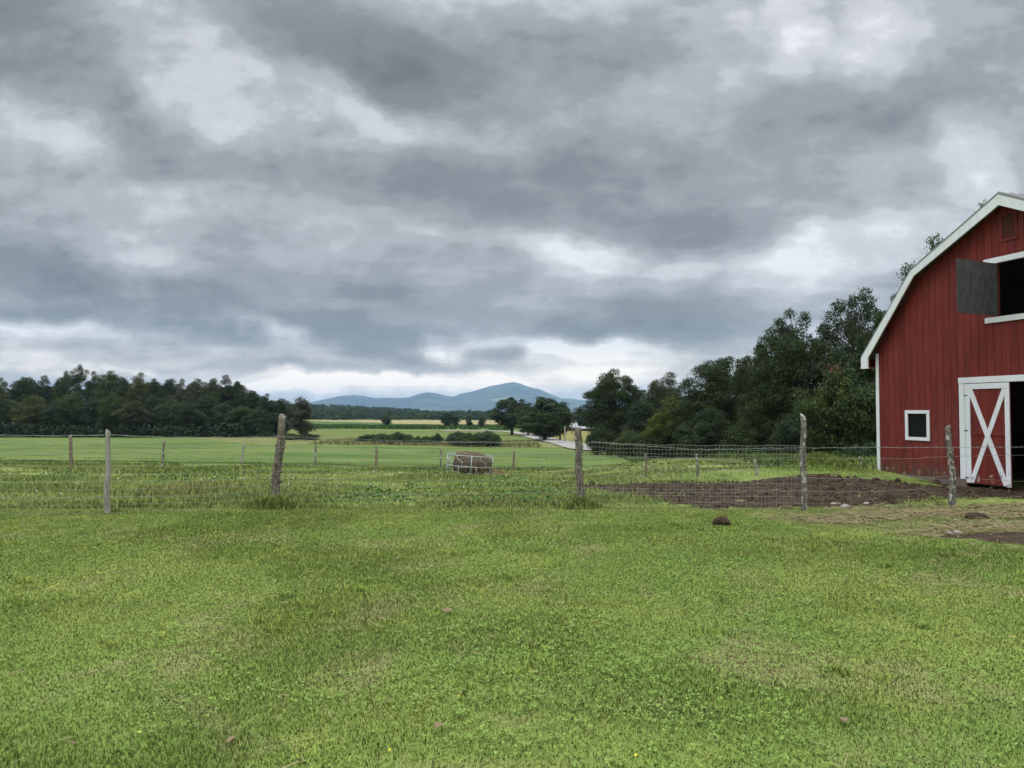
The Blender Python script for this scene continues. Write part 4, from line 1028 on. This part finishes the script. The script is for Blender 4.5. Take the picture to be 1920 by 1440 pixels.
tree('maple', 1020, 140, 766, 86, MID, 'leafy lower tree standing right at the edge of the gravel road', G3, 2)
tree('field', 1050, 138, 760, 46, DARK, 'slim tree with a bare trunk on the right side of the road', G3, 0)
tree('maple', 1092, 300, 766, 46, BLUE, 'hazy tree rising behind the far red barn', G3, 0)
tree('field', 1068, 310, 775, 30, BLUE, 'small hazy tree behind the left end of the far red barn', G3, 1)
tree('poplar', 566, 132, 745, 52, GREYG, 'lone grey green upright tree behind the thick leaning post', 'lone trees', 0)
tree('shrub', 575, 126, 814, 58, DARK, 'dark round bush at the foot of the lone upright tree', 'low bushes in the fields', 0, 'bush', cat='bush')
tree('shrub', 545, 128, 812, 46, MID, 'green bush left of the lone upright tree', 'low bushes in the fields', 1, 'bush', cat='bush')
G4 = 'lone trees far out in the fields'
tree('field', 725, 330, 777, 24, DARK, 'small lone field tree furthest left below the mountain', G4, 0)
tree('maple', 839, 300, 772, 26, BLUE, 'larger of the two touching field trees', G4, 0)
tree('dense', 854, 310, 779, 17, DARK, 'smaller of the two touching field trees', G4, 1)
tree('poplar', 880, 330, 777, 17, MID, 'pale upright field tree left of the dark oval one', G4, 0)
tree('dense', 903, 310, 779, 14, DARK, 'dark oval field tree nearest to the road clump', G4, 2)
tree('shrub', 806, 300, 799, 12, DARK, 'tiny bush alone in the far field', G4, 1, 'bush', cat='bush')
G5 = 'low bushes in the fields'
for i, (px, y, top, w, c, lab) in enumerate([
    (690, 106, 815, 48, DARK, 'leftmost dark bush of the long low row in mid field'), (715, 108, 812, 52, BLUE, 'bush second from the left end of the long low row'), (742, 106, 811, 52, DARK, 'tallest bush of the long low row in mid field'), (765, 107, 814, 40, DARK, 'bush at the right part of the long low row'),
    (782, 105, 818, 24, MID, 'small bush just right of the long low row'), (799, 105, 817, 27, DARK, 'small dark bush between two other small bushes'), (819, 106, 813, 27, BLUE, 'round bush left of the gap before the large bushes'),
    (860, 103, 808, 48, (.034, .058, .026), 'large left bush above the bale feeder'), (880, 102, 813, 46, DARK, 'dark bush wedged between the two large bushes'), (914, 103, 807, 56, BLUE, 'large right bush above the bale feeder')]):
    tree('shrub', px, y, top, w, [k * 1.45 for k in c], lab, G5, i, 'bush', cat='bush')

# ------------------------------------------------------------------ far farm, poles
M['farred'] = material('far_red_boards', lambda t, o: principled(t, o, (.22, .03, .03), .8))
M['farwhite'] = material('white_metal_roof', lambda t, o: principled(t, o, (.28, .29, .30), .7))
def far_barn(px0, px1, y, ptop, pridge, pbase, label):
    a, b = at(px0, y), at(px1, y); zb = zat(pbase, y); ze = zat(ptop, y); zr = zat(pridge, y); w = b[0] - a[0]; dp = 9.0
    e = empty('farm_building', (a[0], y, zb), label, 'barn', 'red farm buildings beyond the road'); h = ze - zb; r = zr - zb
    mb = MB(); mb.box(0, w, 0, dp, -1.5, h)
    mb.add([(0.0, 0, h), (0, dp, h), (0, dp / 2, r - .15)], [(0, 1, 2)]); mb.add([(w, 0, h), (w, dp, h), (w, dp / 2, r - .15)], [(0, 2, 1)])
    mb.build('wall', M['farred'], e)
    mb = MB(); 
    for s in (0, 1):
        y0 = -.4 if s == 0 else dp + .4
        mb.add([(-.3, y0, h - .1), (w + .3, y0, h - .1), (w + .3, dp / 2, r), (-.3, dp / 2, r), (-.3, y0, h + .05), (w + .3, y0, h + .05), (w + .3, dp / 2, r + .15), (-.3, dp / 2, r + .15)], [(0, 3, 2, 1), (4, 5, 6, 7), (0, 1, 5, 4), (1, 2, 6, 5), (3, 0, 4, 7)])
    mb.build('roof', M['farwhite'], e)
    mb = MB(); mb.box(w * .35, w * .35 + 2.2, -.06, -.003, -.3, min(h * .8, 2.4)); mb.build('door', M['inside'], e)
far_barn(1061, 1083, 262, 801.5, 794.5, 808.5, 'far red barn with a tall white roof behind the knobbly post')
far_barn(1086, 1116, 268, 803.5, 800.5, 808.5, 'long low red farm building with a thin white roof beside the far barn')
M['pole'] = barkmat('grey_pole', (.20, .185, .17), (.32, .30, .28), (.36, .34, .32), .7)
def pole(px, y, top, r, label, arm):
    b = at(px, y); h = zat(top, y) - b[2]; e = empty('utility_pole', b, label, 'pole', 'poles by the gravel road'); mb = MB()
    mb.tube([(0, 0, -.3), (0, 0, h * .5), (.02, 0, h)], [r * 1.15, r, r * .8], 8); mb.build('shaft', M['pole'], e, True)
    if arm: mb = MB(); mb.box(-.55, .55, -r - .08, -r, h - .5, h - .38); mb.build('crossarm', M['pole'], e)
pole(1059, 132, 799, .10, 'short pale pole on the right verge of the gravel road', False)
pole(1073, 215, 775, .13, 'tall thin pole with crossarm before the far red barn', True)
pole(1079.5, 200, 789, .12, 'shorter pole rising behind the top of the knobbly post', True)

# ------------------------------------------------------------------ far hill with forest, mountains
def terrain_sheet(name, prof, y0, y1, yr, zbase, mat, rough, seed, nx_=260, ny_=60, x_lo=None, x_hi=None):
    pp = np.array(prof, float); u = (pp[:, 0] - 960) / F
    us = np.linspace(u[0], u[-1], nx_); tt = np.linspace(0, 1, ny_); U, T = np.meshgrid(us, tt); Y = y0 + (y1 - y0) * T; X = U * Y
    top = np.interp(U, u, [zat(q, yr) for q in pp[:, 1]]) - zbase
    s = np.where(Y < yr, smooth(0, 1, (Y - y0) / (yr - y0)) * .55 + .45 * ((Y - y0) / (yr - y0)), 1 - .9 * smooth(yr, y1, Y))
    nzz = fbm(X * rough, Y * rough * .6, seed, 5) - .5
    Z = zbase + top * s * (1 + .55 * nzz * np.clip(4 * s * (1.12 - s), 0, 1))
    i = np.arange(nx_ * ny_).reshape(ny_, nx_); Q = np.stack([i[:-1, :-1], i[:-1, 1:], i[1:, 1:], i[1:, :-1]], -1).reshape(-1, 4)
    tag(link(name, mesh_np(name, np.stack([X, Y, Z], -1).reshape(-1, 3), Q.ravel(), np.full(len(Q), 4), mat, None, True)), kind='structure')
    return us, X, Y, Z
def m_mtn(t, out):
    p = pos(t); n = noise(t, p, .0035, 6, .65); c = mix(t, ramp(t, n, .4, .62), (.010, .022, .016), (.060, .085, .045))
    c = mix(t, math_(t, 'MULTIPLY', ramp(t, noise(t, p, .002, 4), .62, .66), .7), c, (.20, .24, .10)); principled(t, out, c, .95, spec=.05)
M['mtn'] = material('wooded_mountain', m_mtn)
_pm = [(-1400, 756), (-500, 752), (200, 756), (430, 758), (500, 757), (545, 756), (580, 756), (600, 752), (620, 747), (640, 743), (660, 742), (680, 743.5), (705, 746), (735, 744.5), (765, 743), (785, 737), (800, 734), (815, 733.5), (830, 736), (850, 742), (880, 734), (900, 728), (918, 723.5), (940, 721), (962, 721), (978, 723), (1000, 729), (1010, 730), (1030, 737), (1046, 742), (1052, 745.5), (1070, 746), (1085, 749), (1100, 750), (1130, 752), (1250, 756), (1600, 753), (2400, 750), (3300, 756)]
_px = np.arange(-1400, 3301, 3.5); prof_m = [(a_, float(np.interp(a_, [q_[0] for q_ in _pm], [q_[1] for q_ in _pm])) + 5.5 * (float(fbm(a_ * .03, 3.3, 8, 5)) - .5)) for a_ in _px]
terrain_sheet('mountains', prof_m, 6500, 12500, 9500, -8, M['mtn'], .0016, 5, 1200, 80)
prof_h = [(-1500, 762), (0, 764), (500, 764), (560, 764), (620, 765), (700, 769), (760, 772), (800, 777), (850, 778), (880, 776), (920, 779), (1000, 781), (1120, 784), (1600, 775), (3400, 770)]
hus, HX, HY, HZ = terrain_sheet('wooded_hill', prof_h, 640, 2600, 1500, -7.0, M['mtn'], .004, 9, 300, 50)
M['farleaf'] = material('far_forest_leaf', lambda t, o: leafy(t, o, mix(t, attr(t, 'rnd'), (.022, .042, .020), (.055, .085, .030)), .2))
def forest():
    rg = np.random.default_rng(12); n = 3600
    y = 646 + (1500 - 646) * rg.uniform(0, 1, n) ** 1.25; u = rg.uniform(-.62, .5, n); x = u * y
    fi = (y - 640) / (2600 - 640) * 49; gi = (u - hus[0]) / (hus[-1] - hus[0]) * 299; z = HZ[np.clip(fi.round().astype(int), 0, 49), np.clip(gi.round().astype(int), 0, 299)]
    hgt = rg.uniform(4.5, 8.5, n) * (.75 + .25 * smooth(650, 900, y)); wd = rg.uniform(3.0, 5.5, n); con = rg.uniform(0, 1, n) < .12
    k = 46; d = rg.normal(0, 1, (n, k, 3)); d[..., 2] = np.abs(d[..., 2]) * 1.1 - .35; d /= np.linalg.norm(d, axis=2)[..., None]
    r = rg.uniform(.8, 1.1, (n, k, 1)); P = d * r; tap = np.where(con[:, None], np.clip(1 - P[..., 2], .05, 1.2) * .45, 1.)
    C = np.stack([P[..., 0] * wd[:, None] * tap, P[..., 1] * wd[:, None] * tap, hgt[:, None] * (.5 + .5 * P[..., 2])], -1) + np.stack([x, y, z], -1)[:, None, :]
    m = n * k; rn = np.clip(np.repeat(rg.uniform(0, 1, n), k) * .7 + rg.uniform(0, .3, m), 0, 1)
    return leaf_cards(C.reshape(m, 3), d.reshape(m, 3), np.full(m, 1.5) * rg.uniform(.6, 1.3, m), rn, rg, 'forest', M['farleaf'])
tag(link('forest', forest()), 'dark distant forest covering the low hill below the mountains', 'forest', kind='stuff')
def croprow():
    n = 16000; rg = np.random.default_rng(2); y = np.concatenate([rg.uniform(305, 410, n // 2), rg.uniform(262, 300, n // 2)]); x = rg.uniform(-.33, .0, n) * y
    k = (fbm(x * .03, y * .08, 31, 4) > np.where(y > 302, .42, .55)) & (x / y > -.29); x, y = x[k], y[k]
    return blades('crop', np.column_stack([x, y, terrain(x, y)]), rg.uniform(.6, 1.5, len(x)), np.full(len(x), .7), rg.uniform(0, 1, len(x)), rg, .7, True, M['cropl'])
M['cropl'] = m_simple('tall_crop', (.055, .105, .026))
tag(link('far_crop', croprow()), 'dark green strip of tall crop below the tan field', 'crop', kind='stuff')

# ------------------------------------------------------------------ haze
def m_haze(t, out):
    v = nd(t, 'ShaderNodeVolumePrincipled', {'Color': (.46, .68, 1.0, 1), 'Density': HAZE, 'Anisotropy': 0.0}); t.links.new(v.outputs[0], out.inputs['Volume'])
HAZE = 0.85e-4
M['haze'] = material('haze_air', m_haze)
mb = MB(); mb.box(-14500, 14500, -400, 15000, -9.5, 345); hz = mb.build('haze', M['haze']); tag(hz, kind='stuff')

# ------------------------------------------------------------------ sky
w = bpy.data.worlds.new('World'); S.world = w; w.use_nodes = True; t = w.node_tree; t.nodes.clear()
SUN_E, SUN_A = 56, 215   # elevation; azimuth clockwise from +y
gen = nd(t, 'ShaderNodeTexCoord').outputs['Generated']; sp = nd(t, 'ShaderNodeSeparateXYZ', {0: gen}); dx, dy, dz = sp.outputs
ym = math_(t, 'MAXIMUM', dy, .06)
PX = math_(t, 'MULTIPLY_ADD', math_(t, 'DIVIDE', dx, ym), 14.43, 9.6)       # hundreds of pixels: tangent coordinates round the north
PY = math_(t, 'MULTIPLY_ADD', math_(t, 'DIVIDE', dz, ym), 14.43, 0.0)      # height above the horizon
zz = math_(t, 'MAXIMUM', dz, 0.0)
cx = math_(t, 'DIVIDE', dx, math_(t, 'ADD', zz, .13)); cy = math_(t, 'DIVIDE', dy, math_(t, 'ADD', zz, .13))
pl = nd(t, 'ShaderNodeCombineXYZ', {0: cx, 1: cy, 2: 0.0}).outputs[0]
n1 = noise(t, scaled(t, pl, (1.0, .9, 1)), 1.15, 6, .5, 0)
n2 = noise(t, scaled(t, pl, (.5, 1.2, 1)), 2.8, 8, .55, 0)
tc = nd(t, 'ShaderNodeCombineXYZ', {0: PX, 1: PY, 2: 0.0}).outputs[0]
wn = nd(t, 'ShaderNodeTexNoise', {'Vector': tc, 'Scale': .8, 'Detail': 4.0, 'Roughness': .5})
wv = nd(t, 'ShaderNodeVectorMath', {0: wn.outputs['Color'], 1: (.5, .5, .5)}, operation='SUBTRACT').outputs[0]
wv = scaled(t, wv, (1.5, .85, 0)); tcw = nd(t, 'ShaderNodeVectorMath', {0: tc, 1: wv}).outputs[0]
n3 = noise(t, scaled(t, tc, (.55, 1.05, 1)), 1.05, 7, .52, 0)
BL = [  # x, y (hundreds of picture pixels), radii, tilt, brightness
    (3.3, 1, 2.24, 0.784, 35, 0.245), (4.2, 2.4, 0.56, 0.336, 20, 0.187), (2.8, 1.9, 0.56, 0.392, 30, 0.158), (0.8, 2.3, 1.46, 0.616, 5, 0.23), (6.2, 1.75, 0.672, 0.448, 20, 0.173), (7, 2.2, 0.672, 0.314, 10, 0.23), (5.6, 1.4, 1.23, 0.392, 20, 0.101), (10.2, 2.6, 2.13, 0.448, 5, 0.115),
    (15, 0.3, 0.392, 0.896, 8, 0.245), (16.6, 0.6, 1.01, 0.784, 10, 0.274), (14.5, 0.9, 1.34, 1.01, 0, 0.144), (18.4, 2.7, 0.784, 0.784, 0, 0.302), (18.3, 3.6, 0.896, 0.56, 0, 0.216), (14.8, 4.4, 0.672, 0.336, -10, 0.216), (16.2, 4.6, 2.24, 0.616, -10, 0.23), (14.6, 5.2, 1.9, 0.448, -5, 0.173),
    (11.2, 4.8, 1.01, 0.403, 5, 0.36), (12.7, 5.1, 0.56, 0.28, -10, 0.23), (9.9, 4.5, 0.896, 0.314, 8, 0.216), (7.9, 4.1, 1.12, 0.202, 8, 0.13), (3.2, 5, 1.23, 0.246, 25, 0.115), (5.1, 6.25, 0.5, 0.25, 20, 0.46), (1, 6.2, 1.9, 0.22, 4, 0.36), (0.5, 6.7, 1, 0.2, 0, 0.22),
    (8.3, 6.5, 0.4, 0.22, 20, 0.46), (10.2, 6.5, 1.6, 0.28, 0, 0.4), (11.7, 6.62, 1.4, 0.28, 0, 0.34), (7.5, 7.22, 4.2, 0.18, 0, 0.42), (6, 7.02, 2.2, 0.12, 2, 0.24), (4, 7.3, 1.8, 0.2, 0, 0.34), (1.5, 6.95, 2.2, 0.13, 2, 0.3), (10.6, 7, 2, 0.16, 0, 0.3), (17.3, 0.2, 1.34, 0.56, 0, 0.0864),
    (0.5, 0.7, 2, 1.1, 30, -0.3), (5.9, 0.35, 2.4, 0.75, 25, -0.3), (8.3, 1.5, 2.4, 0.8, 20, -0.3), (10.6, 0.7, 2.2, 0.7, 5, -0.22), (9.5, 3.5, 3, 0.62, 5, -0.36), (11.6, 3, 1.7, 0.55, 0, -0.2), (13.1, 4.25, 1.8, 0.45, -5, -0.3), (4.5, 3.2, 2, 0.5, 12, -0.16), (2.5, 2.4, 0.8, 0.5, 50, -0.2),
    (0.7, 5.1, 1.4, 0.6, 18, -0.4), (2.9, 5.6, 2.1, 0.45, 12, -0.32), (0.6, 5.9, 1.2, 0.2, 3, -0.26), (5.3, 5.5, 2.2, 0.55, 6, -0.24), (3.9, 6.3, 1.3, 0.22, 4, -0.28), (6.8, 6.2, 1.5, 0.34, 6, -0.38), (7.4, 6.65, 0.95, 0.14, 3, -0.36), (8.6, 5.6, 1.8, 0.45, 8, -0.18), (9.35, 6.57, 0.45, 0.19, 0, -0.55),
    (12.5, 5.9, 2.2, 0.45, -5, -0.32), (10.9, 6.2, 1.1, 0.2, 0, -0.24), (6.3, 6.9, 3.2, 0.1, 0, -0.26), (2.5, 7.14, 2.2, 0.12, 0, -0.26), (0.5, 6.95, 0.9, 0.16, 0, -0.3), (15.3, 2.4, 1.6, 0.9, -15, -0.18), (17.4, 1.8, 1.2, 0.6, 0, -0.16), (13.3, 6.2, 1.6, 0.3, 0, -0.2)]
acc = None
for (bx, by, rx, ry, rot, amp) in BL:
    mp = nd(t, 'ShaderNodeMapping', {'Vector': tcw, 'Location': (bx, 7.7 - by, 0), 'Rotation': (0, 0, R(-rot)), 'Scale': (rx * 1.65, ry * 1.65, 1)}, vector_type='TEXTURE')
    g = nd(t, 'ShaderNodeTexGradient', {0: mp.outputs[0]}, gradient_type='SPHERICAL').outputs['Fac']
    g = math_(t, 'MULTIPLY', ramp(t, g, 0, .9), amp)
    acc = g if acc is None else math_(t, 'ADD', acc, g)
acc = math_(t, 'MULTIPLY', acc, ramp(t, dy, .1, .4))
n4 = noise(t, scaled(t, tc, (.9, 1.3, 1)), 2.3, 7, .55, 0)
b = math_(t, 'MULTIPLY_ADD', math_(t, 'SUBTRACT', n1, .5), .45, .59)
b = math_(t, 'MULTIPLY_ADD', math_(t, 'SUBTRACT', n2, .5), .42, b)
b = math_(t, 'MULTIPLY_ADD', math_(t, 'SUBTRACT', n3, .5), .55, b)
b = math_(t, 'MULTIPLY_ADD', math_(t, 'SUBTRACT', n4, .5), .30, b)
b = math_(t, 'MULTIPLY_ADD', acc, .90, b)
cr_ = nd(t, 'ShaderNodeValToRGB', {0: b}); cr = cr_.color_ramp; cr.interpolation = 'EASE'
stops = [(0.0, (.160, .170, .180)), (.25, (.222, .235, .247)), (.46, (.314, .331, .345)), (.62, (.428, .448, .466)), (.80, (.61, .632, .655)), (1.0, (.84, .86, .885))]
while len(cr.elements) < len(stops): cr.elements.new(.5)
for e, (p_, c_) in zip(cr.elements, stops): e.position = p_; e.color = c4(c_)
sky = nd(t, 'ShaderNodeTexSky', sky_type='NISHITA', sun_disc=False, sun_elevation=R(SUN_E), sun_rotation=R(SUN_A))
up = math_(t, 'MULTIPLY_ADD', ramp(t, dz, .42, .75), ZEN, 1.08)  # overhead sky, out of view, given extra brightness to light the ground
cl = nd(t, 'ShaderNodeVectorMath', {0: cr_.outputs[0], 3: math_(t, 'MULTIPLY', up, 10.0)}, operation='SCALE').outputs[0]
low = math_(t, 'SUBTRACT', 1, ramp(t, dz, .008, .10))      # pale band low down, sky brightened and warmed to offset the haze
cl = mix(t, 1.0, cl, mix(t, low, (1, 1, 1), (2.1, 1.75, 1.35)), 'MULTIPLY')
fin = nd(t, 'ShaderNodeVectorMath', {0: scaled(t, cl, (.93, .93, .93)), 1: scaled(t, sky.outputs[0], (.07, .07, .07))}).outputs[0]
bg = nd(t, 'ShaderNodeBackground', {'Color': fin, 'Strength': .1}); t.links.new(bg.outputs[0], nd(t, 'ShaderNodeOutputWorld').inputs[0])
sl = bpy.data.lights.new('sun', 'SUN'); sl.energy = 1.0; sl.angle = R(25); sl.color = (1, .97, .92); so_ = link('sun', sl)
sd_ = Vector((math.sin(R(SUN_A)) * math.cos(R(SUN_E)), math.cos(R(SUN_A)) * math.cos(R(SUN_E)), math.sin(R(SUN_E)))); so_.rotation_euler = sd_.to_track_quat('Z', 'Y').to_euler()

# ------------------------------------------------------------------ camera, render settings
cam = bpy.data.cameras.new('camera'); cam.sensor_width = 36; cam.lens = F / 1920 * 36; cam.clip_start = .05; cam.clip_end = 40000
co = link('camera', cam); co.location = CAM; co.rotation_euler = (R(90) + PITCH, 0, 0); S.camera = co
S.view_settings.view_transform = 'Standard'; S.view_settings.look = 'None'; S.view_settings.exposure = 0; S.view_settings.gamma = 1
S.render.engine = 'CYCLES'; cy = S.cycles; cy.max_bounces = 8; cy.diffuse_bounces = 4; cy.transmission_bounces = 5; cy.volume_bounces = 1; cy.transparent_max_bounces = 8
cy.use_adaptive_sampling = True; cy.adaptive_threshold = .01; cy.sample_clamp_indirect = 6
cy.use_denoising = True
try: cy.denoiser = 'OPENIMAGEDENOISE'; cy.denoising_input_passes = 'RGB_ALBEDO_NORMAL'; cy.denoising_prefilter = 'ACCURATE'
except Exception: pass
